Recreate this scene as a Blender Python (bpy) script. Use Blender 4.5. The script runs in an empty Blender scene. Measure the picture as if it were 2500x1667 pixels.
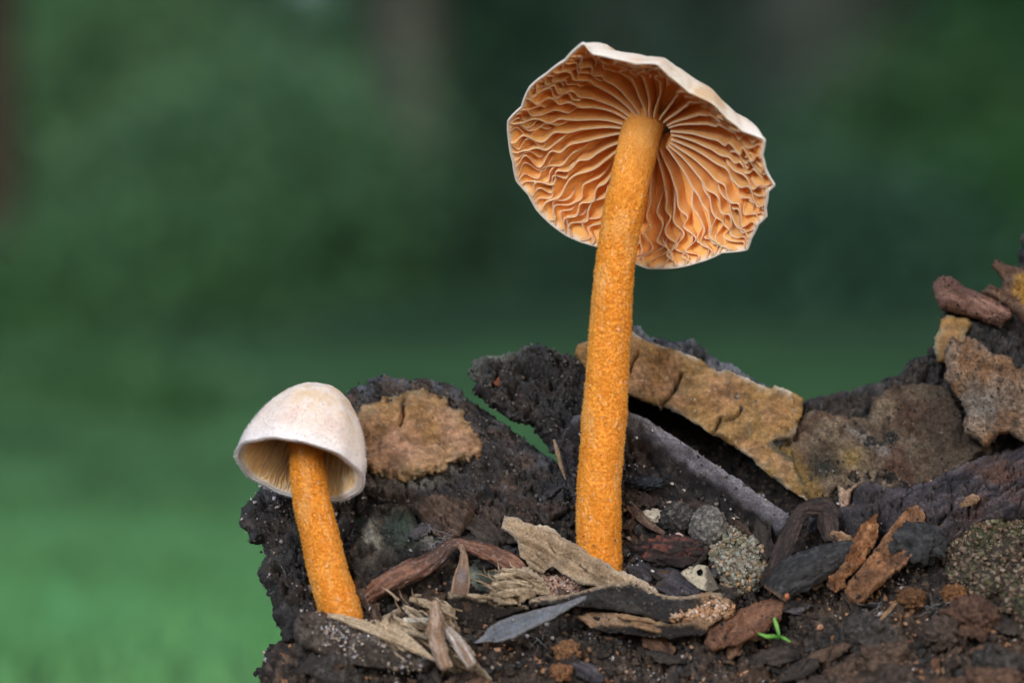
import bpy, math, random
import numpy as np
from mathutils import Vector

# ------------------------------------------------------------------ camera, world, sun, exposure
# one scene unit is one centimetre
sc = bpy.context.scene
sc.unit_settings.scale_length = 0.01
COL = sc.collection
D = 30.0            # camera to the plane of the mushrooms
ZC = 7.0           # camera height above the forest floor

cam_d = bpy.data.cameras.new('camera')
cam = bpy.data.objects.new('camera', cam_d); COL.objects.link(cam)
cam.location = (0, -D, ZC); cam.rotation_euler = (math.radians(90), 0, 0)
cam_d.sensor_width = 36.0; cam_d.lens = 36.0 * D / 10.0
cam_d.clip_start = 0.5; cam_d.clip_end = 60000
cam_d.dof.use_dof = True
cam_d.dof.focus_distance = D - 0.1
cam_d.dof.aperture_fstop = 0.185      # lens opening of 5.8 mm in a scene measured in centimetres
sc.camera = cam

SUN_EL, SUN_AZ = 27.0, -30.0         # degrees; azimuth measured from the camera side, negative = left
w = bpy.data.worlds.new('World'); sc.world = w; w.use_nodes = True
nt = w.node_tree; nt.nodes.clear()
sky = nt.nodes.new('ShaderNodeTexSky'); sky.sky_type = 'NISHITA'; sky.sun_disc = False
sky.sun_elevation = math.radians(SUN_EL)
sky.sun_rotation = math.radians(180 + SUN_AZ)
sky.dust_density = 3.0; sky.ozone_density = 1.5; sky.air_density = 1.0
bg = nt.nodes.new('ShaderNodeBackground'); bg.inputs[1].default_value = 0.11
out = nt.nodes.new('ShaderNodeOutputWorld')
nt.links.new(sky.outputs[0], bg.inputs[0]); nt.links.new(bg.outputs[0], out.inputs[0])

sun_d = bpy.data.lights.new('sun', 'SUN'); sun_d.energy = 2.1; sun_d.angle = math.radians(20)
sun_d.color = (1.0, 0.97, 0.94)
sun = bpy.data.objects.new('sun', sun_d); COL.objects.link(sun)
_el, _az = math.radians(SUN_EL), math.radians(SUN_AZ)
_dir = Vector((math.cos(_el) * math.sin(_az), -math.cos(_el) * math.cos(_az), math.sin(_el)))
sun.rotation_euler = _dir.to_track_quat('Z', 'Y').to_euler()
sun.location = _dir * 60 + Vector((0, 0, ZC))

sc.view_settings.view_transform = 'Standard'; sc.view_settings.look = 'None'
sc.view_settings.gamma = 1.0; sc.view_settings.exposure = 0.25
sc.cycles.use_denoising = True
sc.cycles.max_bounces = 8
sc.cycles.diffuse_bounces = 5

# ------------------------------------------------------------------ numeric helpers
rng = np.random.default_rng(7)
random.seed(7)

def hsh(ix, iy, iz, seed):
    h = (ix.astype(np.int64) * 374761393 + iy.astype(np.int64) * 668265263 + iz.astype(np.int64) * 2147483647 + seed * 1274126177) & 0xFFFFFFFF
    h = ((h ^ (h >> 13)) * 1274126177) & 0xFFFFFFFF
    h = ((h ^ (h >> 16)) * 2246822519) & 0xFFFFFFFF
    return (h ^ (h >> 15)) & 0xFFFFFFFF

_G = np.array([(1,1,0),(-1,1,0),(1,-1,0),(-1,-1,0),(1,0,1),(-1,0,1),(1,0,-1),(-1,0,-1),(0,1,1),(0,-1,1),(0,1,-1),(0,-1,-1)], float)

def noise(x, y, z=0.0, seed=0):
    x, y, z = np.broadcast_arrays(np.asarray(x, float), np.asarray(y, float), np.asarray(z, float))
    ix, iy, iz = np.floor(x), np.floor(y), np.floor(z)
    fx, fy, fz = x - ix, y - iy, z - iz
    u, v, q = [f * f * f * (f * (f * 6 - 15) + 10) for f in (fx, fy, fz)]
    flat = bool(np.all(fz == 0))
    r = 0
    for dz in ((0,) if flat else (0, 1)):
        for dy in (0, 1):
            for dx in (0, 1):
                g = _G[hsh(ix + dx, iy + dy, iz + dz, seed) % 12]
                dot = g[..., 0] * (fx - dx) + g[..., 1] * (fy - dy) + g[..., 2] * (fz - dz)
                r = r + dot * (u if dx else 1 - u) * (v if dy else 1 - v) * (1 if flat else (q if dz else 1 - q))
    return r * 1.2

def fbm(x, y, z=0.0, o=4, seed=0, gain=0.5, lac=2.03):
    a, s, t = 1.0, 0.0, 0.0
    for k in range(o):
        s = s + a * noise(x, y, z, seed + k * 17); t += a
        x, y, z = np.asarray(x) * lac, np.asarray(y) * lac, np.asarray(z) * lac; a *= gain
    return s / t * 1.6

def ridge(x, y, z=0.0, o=4, seed=0):
    a, s, t = 1.0, 0.0, 0.0
    for k in range(o):
        s = s + a * (1 - np.abs(noise(x, y, z, seed + k * 31)) * 2); t += a
        x, y, z = np.asarray(x) * 2.1, np.asarray(y) * 2.1, np.asarray(z) * 2.1; a *= 0.5
    return s / t

def worley(x, y, seed=0):
    x, y = np.asarray(x, float), np.asarray(y, float)
    ix, iy = np.floor(x), np.floor(y)
    f1 = np.full(x.shape, 9.0); f2 = np.full(x.shape, 9.0); cid = np.zeros(x.shape)
    zz = np.zeros_like(ix)
    for dx in (-1, 0, 1):
        for dy in (-1, 0, 1):
            h = hsh(ix + dx, iy + dy, zz, seed)
            px = ix + dx + (h & 0xFFFF) / 65535.0
            py = iy + dy + ((h >> 16) & 0xFFFF) / 65535.0
            d = np.hypot(x - px, y - py)
            m = d < f1
            f2 = np.where(m, f1, np.minimum(f2, d)); cid = np.where(m, (h % 1000) / 1000.0, cid); f1 = np.where(m, d, f1)
    return f1, f2, cid

def sstep(a, b, x):
    t = np.clip((np.asarray(x, float) - a) / (b - a), 0, 1)
    return t * t * (3 - 2 * t)

def mix(a, b, m):
    a, b, m = np.asarray(a, float), np.asarray(b, float), np.asarray(m, float)
    if m.ndim: m = m[..., None]
    return a * (1 - m) + b * m

def cols(n, c):
    return np.tile(np.asarray(c, float), (n, 1))

def P(u, v, y):
    """a point of the place: picture column u, row v (2500 wide plan) taken to depth y"""
    u, v, y = np.broadcast_arrays(np.asarray(u, float), np.asarray(v, float), np.asarray(y, float))
    k = (D + y) / D / 250.0
    return np.stack([(u - 1250) * k, y, ZC + (833.5 - v) * k], -1)

def P1(u, v, y): return P(u, v, y).reshape(3)

def seg_dist(U, V, pts, closed=False):
    d = np.full(U.shape, 1e9)
    n = len(pts)
    for i in range(n if closed else n - 1):
        (ax, ay), (bx, by) = pts[i], pts[(i + 1) % n]
        dx, dy = bx - ax, by - ay
        t = np.clip(((U - ax) * dx + (V - ay) * dy) / (dx * dx + dy * dy + 1e-9), 0, 1)
        d = np.minimum(d, np.hypot(U - ax - t * dx, V - ay - t * dy))
    return d

def poly_sdf(U, V, pts):
    d = seg_dist(U, V, pts, True)
    ins = np.zeros(U.shape, bool)
    n = len(pts)
    for i in range(n):
        (ax, ay), (bx, by) = pts[i], pts[(i + 1) % n]
        c = (ay > V) != (by > V)
        with np.errstate(divide='ignore', invalid='ignore'):
            xi = (bx - ax) * (V - ay) / (by - ay + 1e-12) + ax
        ins ^= c & (U < xi)
    return np.where(ins, d, -d)

# ------------------------------------------------------------------ materials
def attr_mat(name, bump_scale=60, bump=0.4, rough=0.8, var=0.35, vscale=40, spec=0.3, sss=0.0, sss_col=(1, .5, .2), sss_scale=0.05, rvar=0.2, stretch=(1, 1, 1), sheen=0.0):
    m = bpy.data.materials.new(name); m.use_nodes = True
    t = m.node_tree; N = t.nodes; L = t.links
    b = N['Principled BSDF']
    at = N.new('ShaderNodeAttribute'); at.attribute_name = 'Col'
    tc = N.new('ShaderNodeTexCoord'); mp = N.new('ShaderNodeMapping'); mp.inputs['Scale'].default_value = stretch
    L.new(tc.outputs['Object'], mp.inputs[0])
    n1 = N.new('ShaderNodeTexNoise'); n1.inputs['Scale'].default_value = vscale; n1.inputs['Detail'].default_value = 5; n1.inputs['Roughness'].default_value = 0.65
    L.new(mp.outputs[0], n1.inputs[0])
    mr = N.new('ShaderNodeMapRange'); mr.inputs[1].default_value = 0.3; mr.inputs[2].default_value = 0.7
    mr.inputs[3].default_value = 1 - var; mr.inputs[4].default_value = 1 + var
    L.new(n1.outputs[0], mr.inputs[0])
    vm = N.new('ShaderNodeVectorMath'); vm.operation = 'SCALE'
    L.new(at.outputs['Color'], vm.inputs[0]); L.new(mr.outputs[0], vm.inputs['Scale'])
    L.new(vm.outputs[0], b.inputs['Base Color'])
    n2 = N.new('ShaderNodeTexNoise'); n2.inputs['Scale'].default_value = bump_scale; n2.inputs['Detail'].default_value = 6; n2.inputs['Roughness'].default_value = 0.7
    L.new(mp.outputs[0], n2.inputs[0])
    bp = N.new('ShaderNodeBump'); bp.inputs['Strength'].default_value = bump; bp.inputs['Distance'].default_value = 0.045
    L.new(n2.outputs[0], bp.inputs['Height']); L.new(bp.outputs[0], b.inputs['Normal'])
    m2 = N.new('ShaderNodeMapRange'); m2.inputs[1].default_value = 0.35; m2.inputs[2].default_value = 0.65
    m2.inputs[3].default_value = max(0.05, rough - rvar); m2.inputs[4].default_value = min(1, rough + rvar)
    L.new(n2.outputs[0], m2.inputs[0]); L.new(m2.outputs[0], b.inputs['Roughness'])
    b.inputs['Specular IOR Level'].default_value = spec
    if sss:
        b.inputs['Subsurface Weight'].default_value = sss
        b.inputs['Subsurface Radius'].default_value = sss_col
        b.inputs['Subsurface Scale'].default_value = sss_scale
    if sheen:
        b.inputs['Sheen Weight'].default_value = sheen; b.inputs['Sheen Roughness'].default_value = 0.5
    return m

M = {
    'soil': attr_mat('damp_soil', 45, 1.0, 0.66, 0.65, 35, 0.3),
    'bark': attr_mat('dark_bark', 38, 1.0, 0.5, 0.65, 30, 0.5),
    'wood': attr_mat('weathered_wood', 50, 0.9, 0.68, 0.5, 45, 0.3),
    'crust': attr_mat('fungus_crust', 40, 0.6, 0.9, 0.28, 28, 0.15),
    'leaf': attr_mat('dry_leaf', 50, 0.6, 0.55, 0.4, 40, 0.45),
    'stem': attr_mat('orange_felt', 70, 0.35, 0.9, 0.12, 60, 0.1, sss=0.25, sss_col=(1, .45, .1), sss_scale=0.06),
    'cap': attr_mat('cap_skin', 55, 0.22, 0.9, 0.09, 26, 0.12, sss=0.35, sss_col=(1, .6, .4), sss_scale=0.06),
    'gill': attr_mat('gill_flesh', 40, 0.1, 0.7, 0.08, 20, 0.25, sss=0.35, sss_col=(1, .5, .18), sss_scale=0.06),
    'grain': attr_mat('sand_grain', 60, 0.2, 0.4, 0.3, 50, 0.5, sss=0.3, sss_col=(1, .8, .7), sss_scale=0.03, rvar=0.15),
    'quartz': attr_mat('quartz_grain', 40, 0.1, 0.14, 0.2, 50, 0.8, sss=0.4, sss_col=(1, .9, .9), sss_scale=0.03, rvar=0.08),
    'green': attr_mat('moss_green', 60, 0.1, 0.5, 0.1, 40, 0.4, sss=0.2, sss_col=(.4, 1, .2), sss_scale=0.03),
    'thread': attr_mat('fungal_thread', 60, 0.0, 0.8, 0.1, 40, 0.2),
    'foliage': attr_mat('far_foliage', 2, 0.0, 0.7, 0.3, 0.02, 0.2),
    'ground': attr_mat('forest_floor', 1, 0.2, 1.0, 0.3, 0.05, 0.0),
    'trunk': attr_mat('far_trunk_bark', 0.6, 0.6, 0.9, 0.3, 0.3, 0.1, stretch=(1, 1, .2)),
}

def leafy(m, f=0.5):
    t = m.node_tree; N = t.nodes; L = t.links
    b = N['Principled BSDF']; out_ = [n for n in N if n.type == 'OUTPUT_MATERIAL'][0]
    tr = N.new('ShaderNodeBsdfTranslucent'); mx = N.new('ShaderNodeMixShader'); mx.inputs[0].default_value = f
    L.new(b.inputs['Base Color'].links[0].from_socket, tr.inputs[0])
    L.new(b.outputs[0], mx.inputs[1]); L.new(tr.outputs[0], mx.inputs[2]); L.new(mx.outputs[0], out_.inputs[0])
leafy(M['foliage']); leafy(M['gill'], 0.38)

# ------------------------------------------------------------------ object helpers
def mesh_obj(name, verts, faces, colors, mat, parent=None, loc=None, smooth=True, base=None):
    """faces: one array (M,3) or (M,4), or a list of such arrays"""
    verts = np.asarray(verts, float)
    fl = faces if isinstance(faces, list) else [faces]
    fl = [np.asarray(f, np.int64) for f in fl if len(f)]
    if parent is not None: o0 = np.array(parent.matrix_world.translation if parent.parent is None else PL[parent.name])
    elif loc is not None: o0 = np.asarray(loc, float)
    else: o0 = np.array([verts[:, 0].mean(), verts[:, 1].mean(), verts[:, 2].min()])
    if parent is not None: o0 = np.array(PL[parent.name])
    me = bpy.data.meshes.new(name)
    me.vertices.add(len(verts)); me.vertices.foreach_set('co', (verts - o0).astype(np.float32).ravel())
    nl = sum(f.size for f in fl); npol = sum(len(f) for f in fl)
    me.loops.add(nl); me.polygons.add(npol)
    me.loops.foreach_set('vertex_index', np.concatenate([f.ravel() for f in fl]).astype(np.int32))
    st, tot, acc = [], [], 0
    for f in fl:
        k = f.shape[1]; st.append(acc + np.arange(len(f)) * k); tot.append(np.full(len(f), k)); acc += f.size
    me.polygons.foreach_set('loop_start', np.concatenate(st).astype(np.int32))
    me.polygons.foreach_set('use_smooth', np.full(npol, smooth))
    me.update(calc_edges=True); me.validate()
    if colors is not None:
        c = np.asarray(colors, float)
        if c.ndim == 1: c = cols(len(verts), c)
        a = me.color_attributes.new('Col', 'FLOAT_COLOR', 'POINT')
        a.data.foreach_set('color', np.c_[np.clip(c, 0, 1), np.ones(len(c))].astype(np.float32).ravel())
    me.materials.append(M[mat] if isinstance(mat, str) else mat)
    o = bpy.data.objects.new(name, me); COL.objects.link(o)
    if parent is not None:
        o.parent = parent
    else:
        o.location = o0
    PL[o.name] = tuple(o0)
    return o

PL = {}          # where each object's own origin lies
def empty(name, loc):
    o = bpy.data.objects.new(name, None); COL.objects.link(o); o.location = loc; o.empty_display_size = 0.2
    PL[o.name] = tuple(loc); return o

def tag(o, label=None, cat=None, group=None, kind=None):
    if label: o['label'] = label
    if cat: o['category'] = cat
    if group: o['group'] = group
    if kind: o['kind'] = kind
    return o

# depth of the litter slope the pieces lie on: rises away from the camera
_vs = np.array([600, 800, 1000, 1150, 1250, 1390, 1500, 1600, 1700, 1800.])
DS = 0.58
_ys = np.array([2.5, 2.05, 1.5, 0.95, 0.45, -0.35, -0.9, -1.5, -2.2, -3.0]) * DS
def YS(U, V):
    y = np.interp(V, _vs, _ys)
    y = y - 0.55 * sstep(1850, 2500, U) * sstep(1250, 1500, V)
    return y

def affine(pts):
    a = np.array(pts, float)
    A = np.c_[a[:, 0], a[:, 1], np.ones(len(a))]
    c, *_ = np.linalg.lstsq(A, a[:, 2], rcond=None)
    return lambda U, V: (c[0] * U + c[1] * V + c[2]) * DS

def plate(name, pts, y, thick, color, mat, relief=None, rag=5, ragf=0.03, rag2=2.0, res=5, rnd=14, drop=None, out=(0, -0.85, 0.45), parent=None, holes=None, seed=0, micro=0.016):
    """a solid broken piece: ragged outline, uneven front, rounded rim, its own thickness"""
    pts = [(float(a), float(b)) for a, b in pts]
    us = [p[0] for p in pts]; vs = [p[1] for p in pts]
    pad = rag * 2 + 8
    U, V = np.meshgrid(np.arange(min(us) - pad, max(us) + pad, res), np.arange(min(vs) - pad, max(vs) + pad, res))
    s = poly_sdf(U, V, pts)
    if holes:
        for h in holes: s = np.minimum(s, -poly_sdf(U, V, h))
    s = s + rag * fbm(U * ragf, V * ragf, 0.0, 3, seed + 3) + rag2 * noise(U * 0.13, V * 0.13, 0.0, seed + 5)
    inside = s > 0
    cell = inside[:-1, :-1] | inside[1:, :-1] | inside[:-1, 1:] | inside[1:, 1:]
    # drop cells whose outside corners lie too far out
    mn = np.minimum.reduce([s[:-1, :-1], s[1:, :-1], s[:-1, 1:], s[1:, 1:]])
    cell &= mn > -res * 1.1
    gu = np.gradient(s, res, axis=1); gv = np.gradient(s, res, axis=0); gl = np.maximum(gu * gu + gv * gv, 0.15)
    neg = s < 0
    U = np.where(neg, U - s * gu / gl, U); V = np.where(neg, V - s * gv / gl, V)
    d = np.maximum(s, 0)
    idx = -np.ones(U.shape, int)
    used = np.zeros(U.shape, bool)
    used[:-1, :-1] |= cell; used[1:, :-1] |= cell; used[:-1, 1:] |= cell; used[1:, 1:] |= cell
    idx[used] = np.arange(used.sum())
    u, v, dd = U[used], V[used], d[used]
    y0 = y(u, v) if callable(y) else np.full(u.shape, float(y))
    x, z = (u - 1250) / 250, (833.5 - v) / 250
    h = relief(x, z, dd) if relief else 0.03 * fbm(x * 4, z * 4, 0, 4, seed)
    h = h + micro * (fbm(x * 24, z * 24, 0, 3, seed + 70, gain=.7) + 0.8 * (0.45 - worley(x * 17, z * 17, seed + 71)[0]) * sstep(-.2, .4, fbm(x * 3, z * 3, 0, 2, seed + 72)))
    e = np.clip(dd / rnd, 0, 1); prof = np.sqrt(np.clip(1 - (1 - e) ** 2, 0, 1))
    dr = (thick * 0.5 if drop is None else drop)
    front = P(u, v, y0 + dr * (1 - prof)) + h[:, None] * np.array(out) * np.minimum(1, 0.25 + e)[:, None]
    back = P(u, v, y0 + dr + 0.01 + (thick - dr) * prof)
    n = len(u)
    a, b, c, e4 = idx[:-1, :-1][cell], idx[:-1, 1:][cell], idx[1:, 1:][cell], idx[1:, :-1][cell]
    F = np.stack([a, e4, c, b], 1)
    B = np.stack([a, b, c, e4], 1) + n
    ed = np.concatenate([F[:, [0, 1]], F[:, [1, 2]], F[:, [2, 3]], F[:, [3, 0]]])
    key = np.sort(ed, 1); key = key[:, 0] * n + key[:, 1]
    uq, inv, cnt = np.unique(key, return_inverse=True, return_counts=True)
    be = ed[cnt[inv] == 1]
    R = np.stack([be[:, 1], be[:, 0], be[:, 0] + n, be[:, 1] + n], 1)
    cf = color(x, z, dd, h) if callable(color) else cols(n, color)
    cb = cf * 0.9
    o = mesh_obj(name, np.r_[front, back], np.r_[F, B, R], np.r_[cf, cb], mat, parent=parent)
    o_front = np.c_[front]
    PLF[o.name] = (o_front, u, v, dd)
    return o
PLF = {}

def frames(C):
    T = np.gradient(C, axis=0); T /= np.linalg.norm(T, axis=1)[:, None] + 1e-9
    return T

def resample(pts, n):
    pts = np.asarray(pts, float)
    t = np.r_[0, np.cumsum(np.linalg.norm(np.diff(pts, axis=0), axis=1))]; t /= t[-1]
    q = np.linspace(0, 1, n)
    # smooth interpolation: Catmull-Rom through finite-difference tangents
    m = np.gradient(pts, t, axis=0)
    k = np.clip(np.searchsorted(t, q) - 1, 0, len(t) - 2)
    hh = (t[k + 1] - t[k])[:, None]; x = ((q - t[k])[:, None]) / hh
    return (2 * x**3 - 3 * x**2 + 1) * pts[k] + (x**3 - 2 * x**2 + x) * hh * m[k] + (-2 * x**3 + 3 * x**2) * pts[k + 1] + (x**3 - x**2) * hh * m[k + 1]

def sweep(name, pts, wid, dep, color, mat, n=80, m=20, up=(0, -1, 0), rough=0.1, nf=3.0, twist=0.0, parent=None, seed=0, fib=0.0):
    """a solid strip, twig or splinter: width and depth along a path"""
    C = resample(pts, n); T = frames(C)
    up = np.asarray(up, float)
    S = np.cross(T, up); S /= np.linalg.norm(S, axis=1)[:, None] + 1e-9
    Nn = np.cross(S, T)
    q = np.linspace(0, 1, n)
    W = np.interp(q, np.linspace(0, 1, len(wid)), wid) if np.ndim(wid) else np.full(n, wid)
    H = np.interp(q, np.linspace(0, 1, len(dep)), dep) if np.ndim(dep) else np.full(n, dep)
    tw = twist * q
    S2 = S * np.cos(tw)[:, None] + Nn * np.sin(tw)[:, None]; N2 = -S * np.sin(tw)[:, None] + Nn * np.cos(tw)[:, None]
    an = np.linspace(0, 2 * np.pi, m, endpoint=False)
    ca, sa = np.cos(an), np.sin(an)
    ca = np.sign(ca) * np.abs(ca) ** 0.8; sa = np.sign(sa) * np.abs(sa) ** 0.8
    L = np.r_[0, np.cumsum(np.linalg.norm(np.diff(C, axis=0), axis=1))]
    A, LL = np.meshgrid(an, L)
    nz = 1 + rough * fbm(np.cos(A) * 1.5 * nf * 0.5, np.sin(A) * 1.5 * nf * 0.5, LL * nf, 4, seed)
    if fib: nz = nz + fib * fbm(np.cos(A) * 5, np.sin(A) * 5, LL * 1.2, 4, seed + 5, gain=.7)
    V = C[:, None, :] + S2[:, None, :] * (W[:, None] * ca[None, :] * nz)[..., None] + N2[:, None, :] * (H[:, None] * sa[None, :] * nz)[..., None]
    vv = V.reshape(-1, 3)
    i, j = np.meshgrid(np.arange(n - 1), np.arange(m), indexing='ij')
    a = i * m + j; b = i * m + (j + 1) % m; c = (i + 1) * m + (j + 1) % m; d = (i + 1) * m + j
    F = np.stack([a, b, c, d], -1).reshape(-1, 4)
    k = len(vv)
    vv = np.r_[vv, C[[0, -1]]]
    jj = np.arange(m)
    caps = np.r_[np.stack([(jj + 1) % m, jj, np.full(m, k)], 1), np.stack([(n - 1) * m + jj, (n - 1) * m + (jj + 1) % m, np.full(m, k + 1)], 1)]
    if callable(color):
        cc = color(np.repeat(q, m), np.tile(an, n), np.repeat(L, m)); cc = np.r_[cc, cc[[0, -1]]]
    else: cc = cols(len(vv), color)
    return mesh_obj(name, vv, [F, caps], cc, mat, parent=parent)

def ico(sub):
    import bmesh
    bm = bmesh.new(); bmesh.ops.create_icosphere(bm, subdivisions=sub, radius=1.0)
    v = np.array([x.co[:] for x in bm.verts]); f = np.array([[q.index for q in p.verts] for p in bm.faces]); bm.free()
    return v, f
ICO = {k: ico(k) for k in (1, 2, 3, 4, 5, 6)}

def lump(name, c, rad, color, mat, sub=5, amp=0.2, f=2.0, crumb=0.0, cf=6.0, parent=None, seed=0):
    v, fc = ICO[sub]
    nz = 1 + amp * fbm(v[:, 0] * f, v[:, 1] * f, v[:, 2] * f + seed, 4, seed)
    if crumb:
        f1, f2, _ = worley(np.arctan2(v[:, 0], -v[:, 1]) * cf, v[:, 2] * cf, seed)
        nz = nz + crumb * (0.6 - f1)
    vv = v * nz[:, None] * np.asarray(rad) + np.asarray(c)
    cc = color(v, nz) if callable(color) else cols(len(vv), color)
    return mesh_obj(name, vv, fc, cc, mat, parent=parent)

def grains(name, pos, size, col, mat, sub=1, parent=None, squash=0.8, seed=0, flatn=True):
    """many grains in one mesh"""
    r = np.random.default_rng(seed)
    v, f = ICO[sub]; n = len(pos); k = len(v)
    vv = v[None] * (1 + squash * (r.random((n, k, 1)) - 0.5))
    vv = vv * (1 + 0.5 * (r.random((n, 1, 3)) - 0.5)) * np.asarray(size)[:, None, None]
    # turn each one
    q = r.normal(size=(n, 4)); q /= np.linalg.norm(q, axis=1)[:, None]
    a, b, c, d = q.T
    R = np.stack([np.stack([1-2*(c*c+d*d), 2*(b*c-a*d), 2*(b*d+a*c)], -1), np.stack([2*(b*c+a*d), 1-2*(b*b+d*d), 2*(c*d-a*b)], -1), np.stack([2*(b*d-a*c), 2*(c*d+a*b), 1-2*(b*b+c*c)], -1)], 1)
    vv = np.einsum('nij,nkj->nki', R, vv) + np.asarray(pos)[:, None, :]
    ff = (f[None] + (np.arange(n) * k)[:, None, None]).reshape(-1, 3)
    cc = np.repeat(np.asarray(col, float), k, 0)
    return mesh_obj(name, vv.reshape(-1, 3), ff, cc, mat, parent=parent, smooth=not flatn)

def hairs(name, base, direc, length, width, col, mat, parent=None, seed=0, bend=0.35):
    """short tapered hairs in one mesh: three-sided, two joints"""
    r = np.random.default_rng(seed)
    n = len(base); direc = direc / (np.linalg.norm(direc, axis=1)[:, None] + 1e-9)
    t = np.cross(direc, r.normal(size=(n, 3))); t /= np.linalg.norm(t, axis=1)[:, None] + 1e-9
    b2 = np.cross(direc, t)
    length = np.broadcast_to(length, (n,)); width = np.broadcast_to(width, (n,))
    mid = base + direc * (length * 0.55)[:, None]
    tip = base + direc * length[:, None] + t * (length * bend)[:, None] * (r.random((n, 1)) - 0.5) * 2
    an = np.arange(3) * 2 * np.pi / 3
    ring = lambda c, w: c[:, None, :] + (t[:, None, :] * np.cos(an)[None, :, None] + b2[:, None, :] * np.sin(an)[None, :, None]) * w[:, None, None]
    V = np.concatenate([ring(base - direc * (0.1 * length)[:, None], width), ring(mid, width * 0.75), tip[:, None, :]], 1)   # 7 per hair
    q = np.array([[0, 1, 4, 3], [1, 2, 5, 4], [2, 0, 3, 5]]); tr = np.array([[3, 4, 6], [4, 5, 6], [5, 3, 6]])
    o = (np.arange(n) * 7)[:, None, None]
    cc = np.repeat(np.broadcast_to(np.asarray(col, float), (n, 3)), 7, 0)
    return mesh_obj(name, V.reshape(-1, 3), [(q[None] + o).reshape(-1, 4), (tr[None] + o).reshape(-1, 3)], cc, mat, parent=parent)

def grain_dir(x, z, deg):
    c, s = math.cos(math.radians(deg)), math.sin(math.radians(deg))
    return x * c + z * s, -x * s + z * c


# ------------------------------------------------------------------ the setting: forest floor and the wood behind
def floor_height(X, Y):
    g = 0.25 * fbm(X * 0.08, Y * 0.08, 0, 3, 5) * np.clip(np.hypot(X, Y) / 30, 0.2, 6)
    # the low bank the litter lies on, with a steep left end
    bank = sstep(-3.6, -1.2, X) * sstep(-6.5, -2.5, Y) * (1 - sstep(6, 16, Y)) * (1 - sstep(30, 60, X))
    rise = 0.035 * np.maximum(0, Y - 40) * np.clip((Y - 40) / 200, 0, 1) * (1 - sstep(1200, 3000, Y) * .6)
    return g * (1 - bank) + bank * 3.1 + rise

def make_floor():
    a = np.sinh(np.linspace(-7.2, 7.2, 220)) * 8.0
    X, Y = np.meshgrid(a + 1.0, a + 1.0)
    Z = floor_height(X, Y)
    n = X.shape[0]
    i, j = np.meshgrid(np.arange(n - 1), np.arange(n - 1), indexing='ij')
    k = i * n + j
    F = np.stack([k, k + 1, k + n + 1, k + n], -1).reshape(-1, 4)
    x, y = X.ravel(), Y.ravel()
    m = sstep(-0.5, 0.5, fbm(x * 0.012, y * 0.012, 0, 3, 8))
    c = mix((0.14, 0.40, 0.155), (0.19, 0.50, 0.20), m)
    c = mix(c, (0.06, 0.12, 0.06), sstep(0.25, 0.7, fbm(x * 0.03, y * 0.03, 0, 3, 9)) * 0.4)
    c = mix(c, (0.03, 0.025, 0.02), ((floor_height(x, y) > 0.9) & (y < 20)) * 1.0)
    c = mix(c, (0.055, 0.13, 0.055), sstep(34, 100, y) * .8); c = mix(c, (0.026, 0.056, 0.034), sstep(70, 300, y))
    c = mix((0.07, 0.05, 0.035), c, sstep(15, 50, y))      # unseen brown litter added on this side to cut green bounce, moss beyond
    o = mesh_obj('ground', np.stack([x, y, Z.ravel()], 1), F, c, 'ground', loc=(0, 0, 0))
    tag(o, 'mossy green forest floor', kind='structure')
make_floor()

def leaf_cloud(name, c, rad, n, size, col, seed, parent, clumps=40, hollow=0.35, soft=0.0):
    r = np.random.default_rng(seed)
    d = r.normal(size=(clumps, 3)); d /= np.linalg.norm(d, axis=1)[:, None]
    cc = d * (hollow + (1 - hollow) * r.random((clumps, 1)) ** 0.6)
    cs = 0.16 + 0.2 * r.random(clumps); tint = 0.8 + 0.4 * r.random(clumps)
    k = r.integers(0, clumps, n)
    p = (cc[k] + r.normal(size=(n, 3)) * cs[k][:, None] * 0.6) * np.asarray(rad) + np.asarray(c)
    if soft: p = r.normal(size=(n, 3)) * np.asarray(rad) * soft + np.asarray(c); tint = 0.92 + 0.16 * r.random(clumps)
    p[:, 2] = np.maximum(p[:, 2], floor_height(p[:, 0], p[:, 1]) + 0.2)
    a = r.normal(size=(n, 3)); a[:, 2] *= 0.6; a /= np.linalg.norm(a, axis=1)[:, None]
    b = np.cross(a, r.normal(size=(n, 3)) * 0.5 + np.array([0, 0, 1.0])); b /= np.linalg.norm(b, axis=1)[:, None] + 1e-9
    s = size * (0.6 + 0.8 * r.random(n))[:, None]
    nn = np.cross(a, b) * s * 0.15
    V = np.stack([p - a * s, p + b * s * 0.45 + nn, p + a * s, p - b * s * 0.45 + nn], 1).reshape(-1, 3)
    F = np.arange(4 * n).reshape(-1, 4)
    F = np.concatenate([F[:, [0, 1, 2]], F[:, [0, 2, 3]]])
    t = tint[k] * (0.8 + 0.4 * r.random(n))
    C = np.repeat(np.asarray(col)[None] * t[:, None], 4, 0)
    return mesh_obj(name, V, F, C, 'foliage', parent=parent)

def far(px, dist):
    y = dist - D; x = (px - 1250) / 250 * dist / D
    return np.array([x, y, float(floor_height(np.array(x), np.array(y)))])

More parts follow.
